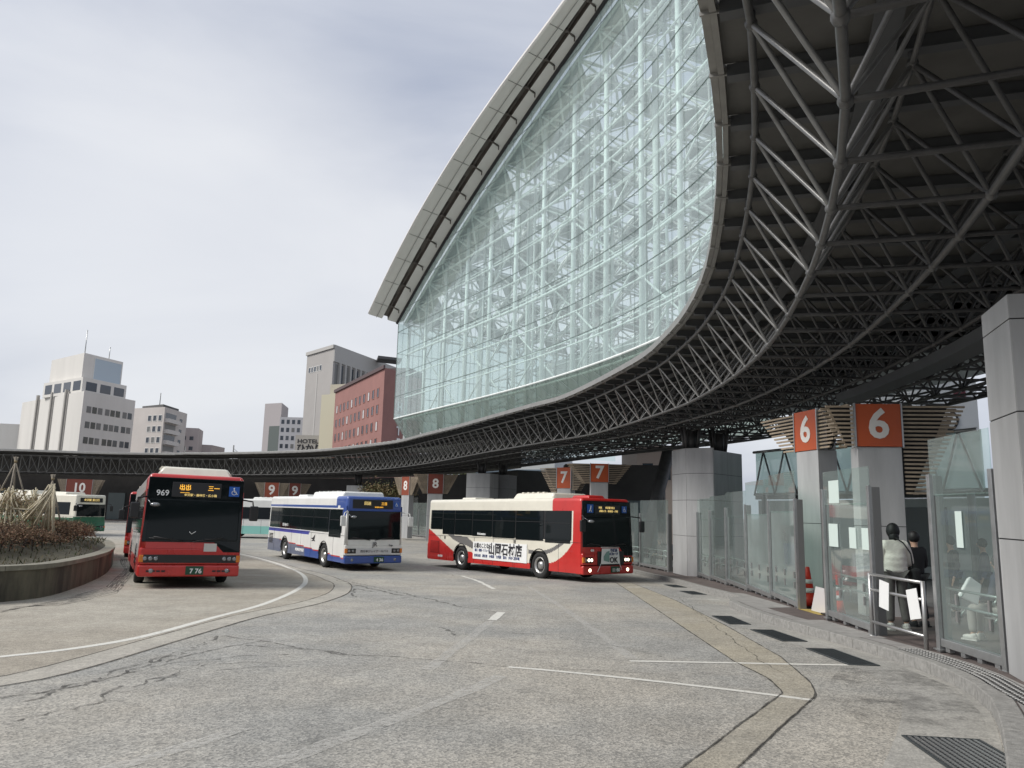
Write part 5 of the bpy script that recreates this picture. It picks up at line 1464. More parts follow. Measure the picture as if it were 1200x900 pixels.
# clipped winter hedge: many twigs and small russet leaves
hm1 = [mat('twig_russet', (.20,.135,.085), .9), mat('leaf_russet', (.20,.115,.07), .85), mat('twig_dark', (.035,.025,.02), .9), mat('leaf_olive', (.20,.15,.08), .85)]
def hedge(path, w, hgt, label, dens=520):
    hgt *= .74
    pts = resample(path, .25); ns = normals(pts)
    c = pts[len(pts)//2]; e = empty('hedge', (c[0], c[1], soil_z(*c))); tag(e, label, 'hedge', 'clipped winter hedges in the planter'); iv = Matrix.Translation((-c[0], -c[1], -soil_z(*c)))
    L_ = len(pts)*.25; tw = MB(); lf = MB()
    for _ in range(int(dens*L_)):
        i = random.randrange(len(pts)); p = pts[i]; n = ns[i]; t = i/len(pts)
        ends = min(1, 4*t+.35, 4*(1-t)+.35)
        u = random.uniform(-1, 1); v = random.random()**.55
        hh = hgt*ends*(1-.28*u*u)*(1+.10*math.sin(i*.9)+.07*math.sin(i*2.3))
        x = p[0]+n[0]*u*w/2+random.uniform(-.12,.12); y = p[1]+n[1]*u*w/2+random.uniform(-.12,.12); z0 = soil_z(x, y); zz = z0+.12+v*(hh-.12)
        if random.random() < .28:
            d = Vector((random.uniform(-1,1), random.uniform(-1,1), random.uniform(.2,1.4))).normalized()*random.uniform(.12,.30)
            tw.tube((x,y,zz), (x+d.x, y+d.y, zz+d.z*.7), .006, 3, 2 if v < .5 else random.choice((0,0,2)), caps=False, smooth=False)
        else:
            s = random.uniform(.018,.042); a = Vector((random.uniform(-1,1), random.uniform(-1,1), random.uniform(-1,1))).normalized(); b = a.orthogonal().normalized()
            q = Vector((x,y,zz)); lf.add([q-a*s, q+b*s*.6, q+a*s, q-b*s*.6], [(0,1,2,3)], 1 if random.random() < .7 else 3)
    for _ in range(int(L_*5)):
        i = random.randrange(len(pts)); p = pts[i]; u = random.uniform(-.8,.8); x = p[0]+ns[i][0]*u*w/2; y = p[1]+ns[i][1]*u*w/2; z0 = soil_z(x, y)
        tw.tube((x,y,z0-.05), (x+random.uniform(-.1,.1), y+random.uniform(-.1,.1), z0+.4), .016, 4, 2)
    tw.build('twigs', hm1, e, M=iv); lf.build('foliage', hm1, e, M=iv)
hedge([(-14.9,25.2),(-14.4,23.0),(-14.3,20.5),(-14.9,18.2),(-16.5,16.3),(-19,15.4)], 1.5, .95, 'russet clipped hedge along the near rim of the planter', 900)
hedge([(-17.0,30.5),(-15.9,28.2),(-15.3,26.0)], 1.5, .90, 'russet clipped hedge at the right end of the planter', 900)
hedge([(-19.5,25),(-19.3,22),(-20.0,19.6),(-22,18.6)], 1.6, 1.0, 'browner hedge standing behind the near rim hedge of the planter', 430)
# bamboo props: shrubs tied up for the winter
M_BAM = mat('bamboo_pale', (.52,.46,.33), .7, var=.25, scale=4); M_BAM2 = mat('bamboo_grey', (.22,.19,.15), .8, var=.25, scale=4); M_ROPE = mat('straw_rope', (.30,.24,.14), .9)
def teepee(x, y, r, h, label, n=4):
    z0 = soil_z(x, y); e = empty('bamboo_tripod', (x, y, z0)); tag(e, label, 'bamboo tripod', 'bamboo tripods in the planter')
    for k in range(n):
        t = 2*math.pi*k/n+.4; mb = MB(); mb.tube((r*math.cos(t), r*math.sin(t), -.1), (-.07*math.cos(t), -.07*math.sin(t), h+.12), .036, 8, r2=.026); mb.build('pole', [M_BAM2], e)
    mb = MB(); mb.lathe([(.045,h-.10),(.055,h-.05),(.045,h)], 10); mb.build('binding', [M_ROPE], e)
teepee(-18.6, 29.0, .95, 2.75, 'tall grey bamboo tripod rising left of the green bus front, the taller one')
teepee(-17.6, 29.8, .60, 2.25, 'grey bamboo tripod rising left of the green bus front, the slimmer one')
def bundle(x, y, h, r, label, seed):
    random.seed(seed); z0 = soil_z(x, y); e = empty('tied_shrub', (x, y, z0)); tag(e, label, 'tied shrub', 'shrubs tied up with bamboo in the planter')
    mb = MB()
    for k in range(11):
        t = random.uniform(0, 6.28); rr = r*random.uniform(.6,1.1); lean = random.uniform(-.3,.2)
        mb.tube((rr*math.cos(t), rr*math.sin(t), -.05), (rr*math.cos(t)*lean+random.uniform(-.1,.1), rr*math.sin(t)*lean, h*random.uniform(.75,1.1)), .030, 6, r2=.02)
    for k in range(2):
        zz = h*(.30+.28*k); t = random.uniform(0, 3.14); mb.tube((-r*1.4*math.cos(t), -r*1.4*math.sin(t), zz), (r*1.4*math.cos(t), r*1.4*math.sin(t), zz+random.uniform(-.15,.15)), .024, 6)
    mb.build('bamboo_props', [M_BAM], e)
    tw = MB()
    def br(p, d, L, q):
        e1 = p+d*L; tw.tube(p, e1, .022*(.6**q)+.003, 5, caps=False)
        if q < 3:
            for _ in range(3):
                nd = (d+Vector((random.uniform(-.6,.6), random.uniform(-.6,.6), random.uniform(0,.4)))).normalized(); br(p+d*L*random.uniform(.6,1), nd, L*.68, q+1)
    for _ in range(6): br(Vector((random.uniform(-.1,.1), random.uniform(-.1,.1), 0)), Vector((random.uniform(-.3,.3), random.uniform(-.3,.3), 1)).normalized(), h*.42, 0)
    tw.build('branches', [mat('bark_tan', (.34,.27,.18), .9)], e)
    lf = MB()
    for _ in range(700):
        a = random.uniform(0, 6.28); rr = r*random.random()**.5*1.05; zz = h*random.uniform(.15,.95); rr *= (1.15-.6*zz/h); q = Vector((rr*math.cos(a), rr*math.sin(a), zz)); d = Vector((random.uniform(-1,1), random.uniform(-1,1), random.uniform(-1,1))).normalized(); b2 = d.orthogonal().normalized(); s = random.uniform(.02,.045)
        lf.add([q-d*s, q+b2*s*.6, q+d*s, q-b2*s*.6], [(0,1,2,3)], random.choice((0,1,1)))
    lf.build('foliage', [mat('leaf_olive2', (.13,.13,.06), .85), mat('leaf_straw', (.40,.33,.19), .85)], e)
spots = [(-16.0,24.8,1.75,.75),(-16.1,23.0,1.65,.75),(-16.2,21.3,1.8,.8),(-16.6,19.6,1.7,.8),(-16.4,26.8,1.6,.65),(-18.4,20.8,2.1,.65),(-18.4,24.0,2.2,.6),(-18.2,26.2,2.05,.6),(-18.6,18.6,2.0,.65)]
lbs = ['tied shrub with pale bamboo props, second from the right end of the planter','tied shrub with bamboo props in the middle of the visible planter row','tied shrub with bamboo props left of the middle of the planter row','tied shrub with bamboo props near the left edge of the photo','tied shrub nearest the green bus, at the right end of the planter','tied shrub in the back row, leftmost but one','taller tied shrub in the back row of the planter','tied shrub at the right end of the back row','tied shrub cut by the left edge of the photo']
for k, (s_, lb) in enumerate(zip(spots, lbs)): bundle(*s_, lb, 100+k)
# leaning bundle of straight canes
random.seed(3); e = empty('cane_bundle', (-15.9,26.0,soil_z(-15.9,26))); tag(e, 'fan of pale bamboo canes leaning together at the right of the planter', 'canes')
mb = MB()
for k in range(26):
    a = -1.5+k*.11; mb.tube((a*.75, random.uniform(-.3,.3), 0), (.55+random.uniform(-.12,.12), 0, 1.75+random.uniform(-.1,.15)), .022, 6)
mb.build('canes', [M_BAM], e)
# ------------------------------------------------------------------ buildings round the square
random.seed(31)
M_WIN = mat('city_window', (.045,.055,.07), .15, spec=.7)
M_WIN2 = mat('city_window_blind', (.17,.17,.165), .4); M_WIN3 = mat('city_window_grey', (.09,.10,.115), .2, spec=.7)
M_WINB = mat('city_window_blue', (.12,.20,.32), .2, spec=.7)
def wallM(a, b, z0):  # frame on a facade: x along, y outward normal (towards the viewer side), z up
    d = Vector((b[0]-a[0], b[1]-a[1], 0)); L = d.length; an = math.atan2(d.y, d.x)
    return Matrix.Translation((a[0], a[1], z0)) @ Matrix.Rotation(an, 4, 'Z'), L
def block(e, poly, z0, z1, m, name='wall'):
    mb = MB(); mb.prism(poly, z0, z1); return mb.build(name, [m], e)
def win(e, M, x0, x1, z0, z1, m, frame=None, d=.12):
    if m is M_WIN and random.random() < .35: m = random.choice((M_WIN2, M_WIN3))
    mb = MB(); mb.box(x0, x1, -.04, .10, z0, z1, 0)
    if frame:
        t = .12; mb.box(x0-t, x1+t, -.09, .05, z0-t, z0, 1); mb.box(x0-t, x1+t, -.09, .05, z1, z1+t, 1); mb.box(x0-t, x0, -.09, .05, z0, z1, 1); mb.box(x1, x1+t, -.09, .05, z0, z1, 1)
    return mb.build('window', [m, frame or m], e, M=M)
def bld(label): e = empty('building', (0,0,0)); tag(e, label, 'building'); return e
# the facades are modelled in world coordinates under an Empty at the foot of each building
def at(ratio, y): return (ratio*y, y)
# 1 white office with penthouse
e = bld('white office block with ribbed side and blue-glass penthouse, farthest left'); c = mat('off_white_wall', (.66,.64,.60), .8, var=.10, scale=.12, stretch=(1,1,.15))
A_, B_, C_ = (-124,193), (-95.2,169), (-91.0,184); D_ = (A_[0]+C_[0]-B_[0], A_[1]+C_[1]-B_[1])
H1 = CZ+24.2; block(e, [A_,B_,C_,D_], -.5, H1, c)
Mx, L = wallM(A_, B_, 0)
for x in (.28,.52,.74):
    mb = MB(); mb.box(x*L, x*L+.7, -.5, .1, 0, H1+1.0); mb.box(x*L+1.0, x*L+1.25, -.2, .1, 0, H1); mb.build('rib', [mat('rib_grey', (.36,.345,.32), .8)], e, M=Mx)
block(e, [(A_[0]-5,A_[1]-1.2),(A_[0],A_[1]),(D_[0],D_[1]),(D_[0]-5,D_[1]-1.2)], -.5, H1-5.5, c, 'annex')
Mx, L = wallM(B_, C_, 0)
for r in range(6):
    for k in range(8):
        if k in (3, 6): pass
        x = 1.2+k*(L-2.6)/8+(.5 if k > 2 else 0)+(.5 if k > 5 else 0); zz = H1-4.7-r*3.45
        win(e, Mx, x, x+(L-2.6)/8*.80, zz, zz+1.45, M_WINB if r == 3 and k < 6 else M_WIN)
P1 = [(-113,183),(-97.5,172),(-93.5,184),(-108,194)]
block(e, P1, H1, H1+3.6, c, 'upper_floor'); Mx, L = wallM(P1[0], P1[1], H1)
for k in range(4): win(e, Mx, 1+k*4.6, 4.4+k*4.6, .7, 2.9, M_WIN)
Mx, L = wallM(P1[1], P1[2], H1)
for k in range(3): win(e, Mx, 1+k*4, 4+k*4, .7, 2.7, M_WIN)
block(e, [(-113,185),(-99,174),(-95.5,185),(-108,195)], H1+3.6, H1+9.6, c, 'penthouse')
Mx, L = wallM((-99,174), (-95.5,185), H1+3.6); win(e, Mx, 3.2, L-.4, .4, 5.3, mat('pale_blue_glass', (.42,.50,.56), .3), M_WHITE)
mb = MB(); mb.tube((-104,183,H1+9.6), (-104,183,H1+17), .12, 6); mb.tube((-98,183,H1+9.6), (-98,183,H1+13), .1, 6); mb.build('mast', [M_ALU], e)
# 2 apartment block
e = bld('pale apartment block with white balconies, right of the white office'); c = mat('apartment_wall', (.54,.50,.47), .8, var=.08, scale=.15)
A_, B_, C_ = at(-.500,228), at(-.455,222), at(-.425,238); D_ = (A_[0]+C_[0]-B_[0], A_[1]+C_[1]-B_[1]); H2 = CZ+27.6
block(e, [A_,B_,C_,D_], -.5, H2, c); Mx, L = wallM(A_, B_, 0)
for r in range(8):
    for k in range(3):
        zz = H2-4-r*3.2; x = L*.55+k*L*.15; win(e, Mx, x, x+L*.09, zz, zz+1.6, M_WIN, M_WHITE)
Mx, L = wallM(B_, C_, 0)
for r in range(8):
    zz = H2-3.4-r*3.2
    mb = MB(); mb.box(.6, L*.55, -1.3, 0, zz-1.0, zz+.15); mb.build('balcony', [mat('balcony_white', (.60,.57,.54), .7)], e, M=Mx)
    win(e, Mx, .9, L*.52, zz+.2, zz+1.9, M_WIN); win(e, Mx, L*.68, L*.80, zz+.2, zz+1.2, M_WIN)
block(e, [(A_[0]+3,A_[1]+1),(B_[0]-1,B_[1]+1),(C_[0]-1,C_[1]-4),(D_[0]+3,D_[1]-3)], H2, H2+.9, mat('roof_dark', (.10,.10,.10), .8), 'roof_deck')
mb = MB(); mb.tube((B_[0]-3,B_[1]+3,H2), (B_[0]-3,B_[1]+3,H2+4.5), .12, 6); mb.build('mast', [M_ALUD], e)
# 3,4 stepped blocks
e = bld('pinkish stepped apartment block behind the balconied block'); c = mat('pink_wall', (.42,.37,.36), .8, var=.08, scale=.15)
A_, B_, C_ = at(-.436,250), at(-.408,252), at(-.402,262); H3 = CZ+24.5; block(e, [A_,B_,C_,(A_[0],A_[1]+16)], -.5, H3, c); Mx, L = wallM(A_, B_, 0)
for r in range(6):
    for k in range(2): win(e, Mx, L*(.25+.35*k), L*(.25+.35*k)+1.2, H3-4-r*3.3, H3-2.8-r*3.3, M_WIN)
e = bld('lowest pinkish block at the right end of the left-hand cluster')
A_, B_ = at(-.408,262), at(-.389,264); H3 = CZ+20; block(e, [A_,B_,(B_[0],B_[1]+12),(A_[0],A_[1]+12)], -.5, H3, c); Mx, L = wallM(A_, B_, 0)
for r in range(4): win(e, Mx, L*.35, L*.35+1.1, H3-4-r*3.3, H3-2.8-r*3.3, M_WIN)
# 5 hotel tower
e = bld('tall grey hotel tower with vertical window strips, behind the brick-red hotel'); c = mat('tower_grey', (.36,.345,.33), .75, var=.06, scale=.1); cl = mat('tower_light', (.42,.41,.39), .75)
A_, B_, C_ = at(-.273,272), at(-.238,257), at(-.150,300); D_ = (A_[0]+C_[0]-B_[0], A_[1]+C_[1]-B_[1]); H5 = CZ+54
block(e, [A_,B_,C_,D_], -.5, H5, c); Mx, L = wallM(A_, B_, 0)
mb = MB(); mb.box(L*.42, L*.46, -.1, .1, 12, H5-8); mb.box(-.2, L+.3, -.5, 0, H5-.4, H5+.8); mb.build('trim', [cl], e, M=Mx)
for k in range(5): win(e, Mx, 2+k*2.1, 3.3+k*2.1, H5-7, H5-5.2, M_WIN, M_WHITE)
Mx, L = wallM(B_, C_, 0)
mb = MB(); mb.box(0, L, -.4, 0, H5-5, H5+.8); mb.build('parapet', [cl], e, M=Mx)
for k in range(14):
    x = 1.2+k*L/14; win(e, Mx, x, x+L/14*.55, 14, H5-5.6, M_WIN); mb = MB(); mb.box(x+L/14*.60, x+L/14*.86, -.8, 0, 14, H5-5); mb.build('fin', [cl], e, M=Mx)
block(e, [(B_[0]+12,B_[1]+18),(B_[0]+20,B_[1]+22),(B_[0]+18,B_[1]+30),(B_[0]+10,B_[1]+26)], H5, H5+1.0, mat('roof_dark', (.10,.10,.10), .8), 'plant_room')
# hotel sign board at its foot
e = bld('low pale building with a black hotel name on its parapet'); A_, B_ = at(-.281,205), at(-.246,205)
HS = CZ+18.8; block(e, [A_,B_,(B_[0],B_[1]+10),(A_[0],A_[1]+10)], -.5, HS, mat('sign_wall', (.44,.42,.39), .8))
text_mesh('hotel_lettering', 'HOTEL', 1.5, M_INK, e, Matrix(((1,0,0,A_[0]+3.4),(0,0,-1,A_[1]-.1),(0,1,0,HS-1.7),(0,0,0,1))), bold=.04, wx=1.2)
text_mesh('hotel_lettering', 'ひかり', 2.3, M_INK, e, Matrix(((1,0,0,A_[0]+3.9),(0,0,-1,A_[1]-.1),(0,1,0,HS-3.6),(0,0,0,1))), bold=.08)
# 6 small pair left of the tower
e = bld('narrow pale tower block standing left of the hotel tower'); A_, B_, C_ = at(-.324,300), at(-.302,296), at(-.293,312); H6 = CZ+39.5
block(e, [A_,B_,C_,(A_[0],A_[1]+18)], -.5, H6, mat('pale_mauve', (.40,.37,.37), .8)); Mx, L = wallM(A_, B_, 0); win(e, Mx, L*.35, L*.95, 5, H6-9, mat('tint_green', (.12,.14,.13), .3))
e = bld('white grid-fronted block with dark square windows, left of the hotel tower'); A_, B_ = at(-.303,292), at(-.268,292); H6 = CZ+33.5
block(e, [A_,B_,(B_[0],B_[1]+12),(A_[0],A_[1]+12)], -.5, H6, mat('grid_white', (.50,.50,.52), .8)); Mx, L = wallM(A_, B_, 0)
for r in range(9):
    for k in range(5): win(e, Mx, .6+k*L/5, .6+k*L/5+L/5*.55, H6-2.6-r*3.1, H6-1.0-r*3.1, M_WIN)
# 7 cream slab
e = bld('narrow cream block between the hotel tower and the brick-red hotel'); A_, B_ = at(-.2505,196), at(-.231,194); H7 = CZ+28.5
block(e, [A_,B_,(B_[0]+3,B_[1]+12),(A_[0],A_[1]+12)], -.5, H7, mat('cream_wall', (.53,.50,.38), .8)); block(e, [(A_[0]+1.4,A_[1]+3),(B_[0]+2,B_[1]+3),(B_[0]+2,B_[1]+9),(A_[0]+1.4,A_[1]+9)], H7, H7+3.2, mat('cream_wall2', (.44,.41,.33), .8), 'top_block')
# 8 brick-red hotel
e = bld('brick-red hotel with five rows of small windows beside the glass hall'); c = mat('brick_red', (.29,.145,.128), .8, var=.10, scale=.3)
A_, B_, C_ = at(-.2325,182), at(-.1690,148), at(-.118,160); D_ = (A_[0]+C_[0]-B_[0], A_[1]+C_[1]-B_[1]); H8 = CZ+27.2
block(e, [A_,B_,C_,D_], -.5, H8, c); Mx, L = wallM(A_, B_, 0)
mb = MB(); mb.box(-.2, L+.2, -.35, 0, H8-.2, H8+.5); mb.build('coping', [mat('coping_dark', (.10,.07,.07), .7)], e, M=Mx)
for r in range(7):
    for k in range(11):
        x = 2+k*(L-3)/11; zz = H8-5.4-r*3.35; win(e, Mx, x, x+1.15, zz, zz+1.75, M_WIN if (k+r) % 4 else mat('window_light', (.5,.5,.5), .3), mat('brick_pale', (.33,.16,.13), .8))
Mx, L = wallM(B_, C_, 0)
text_mesh('hotel_lettering', 'H\nO\nT\nE\nL', 2.4, M_PAPER, e, Mx @ Matrix(((1,0,0,L*.40),(0,0,-1,-.15),(0,1,0,H8-12),(0,0,0,1))), bold=.08)
block(e, [(B_[0]-3,B_[1]+8),(B_[0]+4,B_[1]+6),(B_[0]+6,B_[1]+12),(B_[0],B_[1]+14)], H8, H8+1.2, mat('coping_dark', (.10,.07,.07), .7), 'plant_room')
# mast with lamps
e = empty('street_mast', (-50.5,140,G(140))); tag(e, 'thin lighting mast with a side arm above the canopy', 'mast')
mb = MB(); mb.tube((0,0,0), (0,0,13.2), .13, 6); mb.build('pole', [M_ALUD], e)
mb = MB(); mb.tube((0,0,12.0), (4.2,0,11.6), .07, 6); mb.tube((0,0,12.6), (.9,0,11.9), .05, 6); mb.build('arm', [M_ALU], e)
e = empty('street_mast', (-60.5,143,G(140))); tag(e, 'thin plain mast left of the mast with an arm', 'mast'); mb = MB(); mb.tube((0,0,0), (0,0,12.9), .09, 6); mb.build('pole', [M_ALUD], e)

# ------------------------------------------------------------------ station buildings behind the stops
def along(i0, i1, o0, o1, z0, z1, name, m, parent, rel=True):
    mb = MB()
    for i in range(i0, i1):
        a, b = off(i, o0), off(i+1, o0); c_, d_ = off(i+1, o1), off(i, o1); mb.prism([a, b, c_, d_], z0, z1)
    return mb.build(name, [m], parent)
iY = lambda y: at_y(y)[2]
conc = empty('concourse', (0,0,0)); tag(conc, 'low dark concourse building running under the far canopy', 'building')
M_CD = mat('concourse_dark', (.035,.033,.032), .7, var=.4, scale=.5); M_CB = mat('concourse_brown', (.10,.07,.055), .7, var=.3, scale=.4)
i0, i1 = iY(62), len(MC)-4
along(i0, i1, 8.5, 13, -.7, CZ+3.42, 'wall', M_CD, conc)
random.seed(8)
for i in range(i0, i1-2, 3):
    p, q = off(i, 8.42), off(i+2, 8.42); Mx, L = wallM(q, p, 0)
    mb = MB(); mb.box(.1, L-.1, -.03, .12, -.4, CZ+random.choice((.6,1.2,.2))); mb.build('shopfront', [random.choice([mat('shop_pale', (.26,.26,.25), .5), mat('shop_glass', (.10,.13,.13), .2), M_CB, mat('shop_glass', (.10,.13,.13), .2)])], conc, M=Mx)
st = empty('station_wall', (0,0,0)); tag(st, 'long grey station frontage behind the glass screens', 'building')
M_SW = mat('station_grey', (.50,.53,.52), .6, var=.12, scale=.4)
j0, j1 = 3, iY(38)
along(j0, j1, 12.5, 15, -.3, CZ+.9, 'wall', M_SW, st)
along(j0, j1, 12.3, 12.45, CZ+.95, CZ+1.25, 'fascia', mat('fascia_dark', (.06,.06,.06), .6), st)
for i in range(j0, j1-2, 2):
    p, q = off(i, 12.44), off(i+2, 12.44); Mx, L = wallM(q, p, 0); mb = MB(); mb.box(.15, L-.15, -.03, .1, .2, CZ+.55)
    mb.build('glazing', [[mat('bay_glass', (.30,.36,.34), .15), mat('bay_pale', (.55,.57,.56), .5), mat('bay_dark', (.14,.16,.16), .3)][(i//2) % 3]], st, M=Mx)
# translucent gallery seen over the far row of screens
e = empty('glass_gallery', (13,30,G(30))); tag(e, 'raised glazed gallery with white lattice beams behind the far row of screens', 'gallery')
mb = MB(); tb = MB()
ga, gb = Vector((11.2,35,0)), Vector((14.8,24,0))
for k in range(8):
    a = ga.lerp(gb, k/8); b = ga.lerp(gb, (k+1)/8)
    mb.add([(a.x,a.y,CZ+1.0),(b.x,b.y,CZ+1.0),(b.x,b.y,CZ+2.9),(a.x,a.y,CZ+2.9)], [(0,1,2,3)])
    for zz in (1.0, 2.9): tb.tube((a.x-.1,a.y,CZ+zz), (b.x-.1,b.y,CZ+zz), .06, 6)
    tb.tube((a.x-.1,a.y,CZ+1.0), ((a.x+b.x)/2-.1,(a.y+b.y)/2,CZ+2.9), .04, 6); tb.tube((b.x-.1,b.y,CZ+1.0), ((a.x+b.x)/2-.1,(a.y+b.y)/2,CZ+2.9), .04, 6)
mb.build('glazing', [M_FROST], e, M=Matrix.Translation((-13,-30,-G(30))), solid=.02); tb.build('lattice_beam', [M_ALU], e, M=Matrix.Translation((-13,-30,-G(30))))
for y0 in (24.5, 34.5):
    t = (35-y0)/11; p = ga.lerp(gb, t); q = MB(); q.tube((p.x, p.y, G(y0)), (p.x, p.y, CZ+1.0), .12, 8); q.build('post', [M_ALUD], e, M=Matrix.Translation((-13,-30,-G(30))))
# white building with a round clock seen at the far right under the canopy
e = bld('white building with a round clock, seen above the nearest glass screen'); A_, B_ = at(.535,62), at(.615,60)
block(e, [A_,B_,(B_[0]+2,B_[1]+12),(A_[0],A_[1]+12)], -.5, CZ+11.2, mat('white_tile', (.55,.57,.60), .7, var=.05, scale=.5)); Mx, L = wallM(A_, B_, 0)
mb = MB(); mb.lathe([(.85,0),(.85,.15),(.70,.15)], 28, 0, Matrix.Translation((L*.48,-.02,CZ+8.0)) @ Matrix.Rotation(R(90), 4, 'X')); ck = mb.build('clock', [M_INK], e, M=Mx)
mb = MB(); mb.lathe([(.68,0),(.68,.03)], 28, 0, Matrix.Translation((L*.48,-.16,CZ+8.0)) @ Matrix.Rotation(R(90), 4, 'X')); mb.build('dial', [M_PAPER], ck)
mb = MB(); mb.box(L*.48-.03, L*.48+.03, -.22, -.20, CZ+8.0, CZ+8.5); mb.box(L*.48, L*.48+.36, -.22, -.20, CZ+7.97, CZ+8.03); mb.build('hands', [M_INK], ck)
mb = MB(); mb.box(L*.62, L*.82, -.1, 0, CZ+9.6, CZ+10.5); mb.build('small_sign', [mat('maroon_panel', (.12,.02,.035), .5)], e, M=Mx)
mb = MB(); 
for k in range(12): mb.box(L*.1+k*.0, L*.9, -.06, 0, CZ+1.5+k*.5, CZ+1.62+k*.5)
# striped office beyond the 7 columns
e = bld('white building with horizontal window stripes, seen left of the 7 columns'); A_, B_ = at(-.062,92), at(.058,88)
block(e, [A_,B_,(B_[0]+3,B_[1]+12),(A_[0],A_[1]+12)], -.5, CZ+6.8, mat('stripe_white', (.50,.52,.53), .7)); Mx, L = wallM(A_, B_, 0)
for r in range(5): win(e, Mx, .6, L-.6, CZ+.2+r*1.35, CZ+.75+r*1.35, mat('stripe_blue', (.14,.18,.22), .3))
e = bld('dark shelter block standing behind the two 7 columns'); A_, B_ = at(.072,53), at(.20,52)
block(e, [A_,B_,(B_[0]+.5,B_[1]+2),(A_[0],A_[1]+2)], G(50), CZ+3.3, M_CD); Mx, L = wallM(A_, B_, 0)
mb = MB(); mb.box(.4, L-.4, -.05, .1, -.3, CZ+.9); mb.build('glazing', [mat('shop_glass', (.10,.13,.13), .2)], e, M=Mx)
e = bld('pinkish low building left of the pale pillar behind the 7 columns'); A_, B_ = at(.165,66), at(.24,64)
block(e, [A_,B_,(B_[0]+3,B_[1]+9),(A_[0],A_[1]+9)], -.5, CZ+5.8, mat('salmon_wall', (.46,.36,.32), .8)); Mx, L = wallM(A_, B_, 0)
for k in range(2): win(e, Mx, .5+k*1.5, 1.4+k*1.5, CZ+2.9, CZ+4.3, M_WIN)
# dark leaning strut behind the 7 columns
e = empty('raking_strut', (7.5,44,G(44))); tag(e, 'dark raking steel strut right of the 7 columns', 'strut'); mb = MB(); mb.tube((0,0,0), (1.6,0,6.2), .38, 10); mb.build('shaft', [M_STEEL2], e)
mb = MB(); mb.lathe([(.6,0),(.6,.12),(.45,.2)], 14); mb.build('foot', [M_ALUD], e)
# trees
def tree(x, y, h, label, seed, cols, dens=2600, rad=1.6):
    random.seed(seed); e = empty('tree', (x, y, G(y))); tag(e, label, 'tree', 'trees beyond the canopy')
    tk = MB(); tips = []
    def br(p, d, L, r, q):
        e1 = p+d*L; tk.tube(p, e1, r, 6, r2=r*.65, caps=False)
        if q >= 3: tips.append(e1); return
        for _ in range(3):
            nd = (d+Vector((random.uniform(-.7,.7), random.uniform(-.7,.7), random.uniform(-.1,.5)))).normalized(); br(p+d*L*random.uniform(.65,1), nd, L*.62, r*.6, q+1)
    br(Vector((0,0,0)), Vector((0,0,1)), h*.45, .16, 0); tk.build('trunk', [mat('bark_dark', (.07,.055,.045), .9)], e)
    lf = MB()
    for _ in range(dens):
        t = random.choice(tips); q = t+Vector((random.gauss(0,.45), random.gauss(0,.45), random.gauss(0,.45))); d = Vector((random.uniform(-1,1), random.uniform(-1,1), random.uniform(-1,1))).normalized(); b2 = d.orthogonal().normalized(); s = random.uniform(.06,.13)
        lf.add([q-d*s, q+b2*s*.6, q+d*s, q-b2*s*.6], [(0,1,2,3)], random.choice((0,0,1)))
    lf.build('crown', cols, e)
lc = [mat('tree_olive', (.09,.10,.04), .9), mat('tree_dark', (.04,.055,.025), .9)]
tree(-5.9,88,7.6,'olive tree seen between the grey block pillar and the 7 columns',5,lc)
tree(-10.6,71,4.9,'brown tree behind the roof of the blue bus, left of the orange 8',6,[mat('tree_brown', (.16,.12,.06), .9), lc[0]])
tree(-12.6,73,4.7,'smaller brown tree behind the roof of the blue bus, the left one',7,[mat('tree_brown', (.16,.12,.06), .9), lc[0]])
# ------------------------------------------------------------------ world, light, camera
w = bpy.data.worlds.new("World"); SC.world = w; w.use_nodes = True
n = w.node_tree.nodes; l = w.node_tree.links; n.clear()
out = n.new('ShaderNodeOutputWorld')
SUN_EL, SUN_AZ = R(43), R(-104)     # azimuth from +Y towards +X
sky = n.new('ShaderNodeTexSky'); sky.sky_type = 'NISHITA'; sky.sun_disc = False; sky.sun_elevation = SUN_EL; sky.sun_rotation = SUN_AZ; sky.dust_density = 3
b1 = n.new('ShaderNodeBackground'); b1.inputs['Strength'].default_value = .10; l.new(sky.outputs[0], b1.inputs['Color'])
tc = n.new('ShaderNodeTexCoord'); mp = n.new('ShaderNodeMapping'); mp.inputs['Scale'].default_value = (1, 1, 3.0); l.new(tc.outputs['Generated'], mp.inputs['Vector'])
t = n.new('ShaderNodeTexNoise'); t.inputs['Scale'].default_value = 1.5; t.inputs['Detail'].default_value = 8; t.inputs['Roughness'].default_value = .50; t.inputs['Distortion'].default_value = .5
l.new(mp.outputs['Vector'], t.inputs['Vector'])
r = n.new('ShaderNodeValToRGB'); e = r.color_ramp.elements
e[0].position = .36; e[0].color = (.37,.41,.51,1); e[1].position = .64; e[1].color = (.67,.69,.735,1)
m_ = e.new(.50); m_.color = (.53,.56,.635,1)
l.new(t.outputs['Fac'], r.inputs['Fac'])
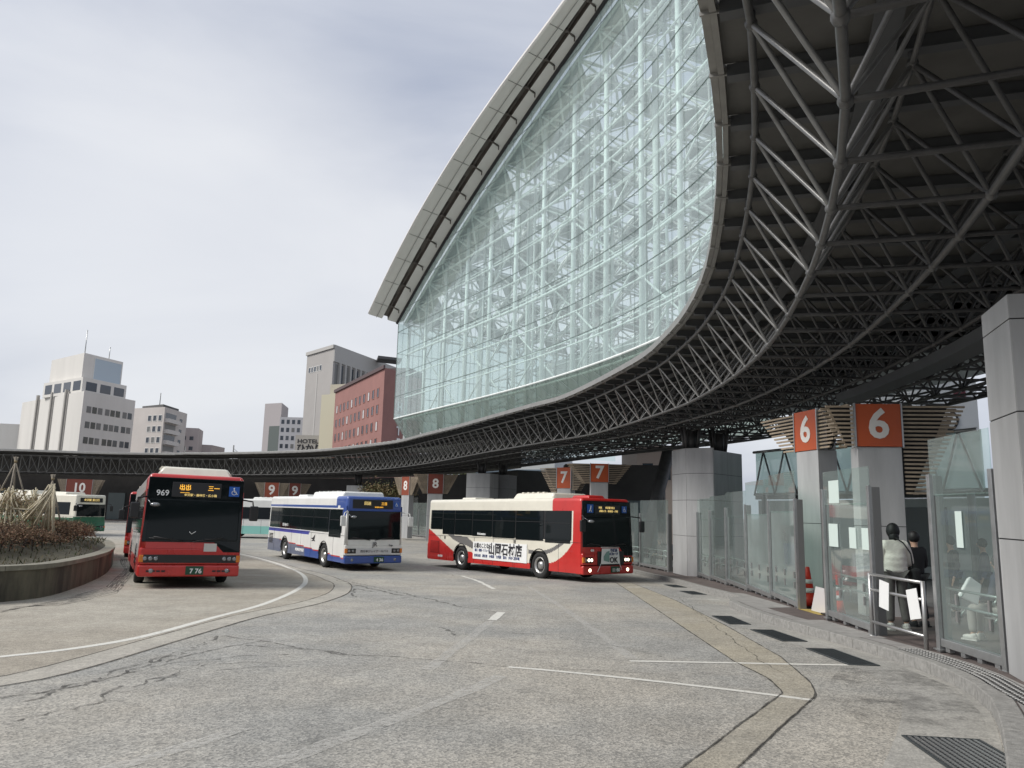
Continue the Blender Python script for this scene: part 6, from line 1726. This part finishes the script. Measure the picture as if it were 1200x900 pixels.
# a brighter, thinner patch of cloud low in the left half of the view
nv = n.new('ShaderNodeVectorMath'); nv.operation = 'NORMALIZE'; l.new(tc.outputs['Generated'], nv.inputs[0])
dt = n.new('ShaderNodeVectorMath'); dt.operation = 'DOT_PRODUCT'; l.new(nv.outputs[0], dt.inputs[0]); dt.inputs[1].default_value = Vector((-.375, .885, .27)).normalized()
mr = n.new('ShaderNodeMapRange'); mr.inputs['From Min'].default_value = .93; mr.inputs['From Max'].default_value = 1.0; mr.inputs['To Max'].default_value = .75; mr.interpolation_type = 'SMOOTHSTEP'; l.new(dt.outputs['Value'], mr.inputs['Value'])
gm = n.new('ShaderNodeMix'); gm.data_type = 'RGBA'; l.new(mr.outputs['Result'], gm.inputs[0]); l.new(r.outputs['Color'], gm.inputs[6]); gm.inputs[7].default_value = (.74,.75,.775,1)
b2 = n.new('ShaderNodeBackground'); b2.inputs['Strength'].default_value = 1.0; l.new(gm.outputs[2], b2.inputs['Color'])
mx = n.new('ShaderNodeMixShader'); mx.inputs[0].default_value = .88
l.new(b1.outputs[0], mx.inputs[1]); l.new(b2.outputs[0], mx.inputs[2]); l.new(mx.outputs[0], out.inputs['Surface'])
sd = bpy.data.lights.new('sun', 'SUN'); sd.energy = 2.7; sd.angle = R(24); sd.color = (1, .96, .9)
so = bpy.data.objects.new('sun', sd); COL.objects.link(so)
dv = Vector((math.sin(SUN_AZ)*math.cos(SUN_EL), math.cos(SUN_AZ)*math.cos(SUN_EL), math.sin(SUN_EL)))
so.rotation_euler = dv.to_track_quat('Z', 'Y').to_euler()
cd = bpy.data.cameras.new('camera'); cam = bpy.data.objects.new('camera', cd); COL.objects.link(cam)
cd.sensor_width = 36; cd.lens = F_PX/1200*36; cd.clip_start = .05; cd.clip_end = 3000
cam.matrix_world = Matrix.Translation((0, 0, CZ)) @ Matrix.Rotation(math.pi/2+PITCH, 4, 'X') @ Matrix.Rotation(ROLL, 4, 'Z')
SC.camera = cam
SC.view_settings.view_transform = 'Standard'; SC.view_settings.look = 'None'; SC.view_settings.gamma = 1; SC.view_settings.exposure = 0.27
SC.view_settings.use_curve_mapping = False
SC.cycles.max_bounces = 10; SC.cycles.transparent_max_bounces = 24; SC.cycles.diffuse_bounces = 4; SC.cycles.use_denoising = True
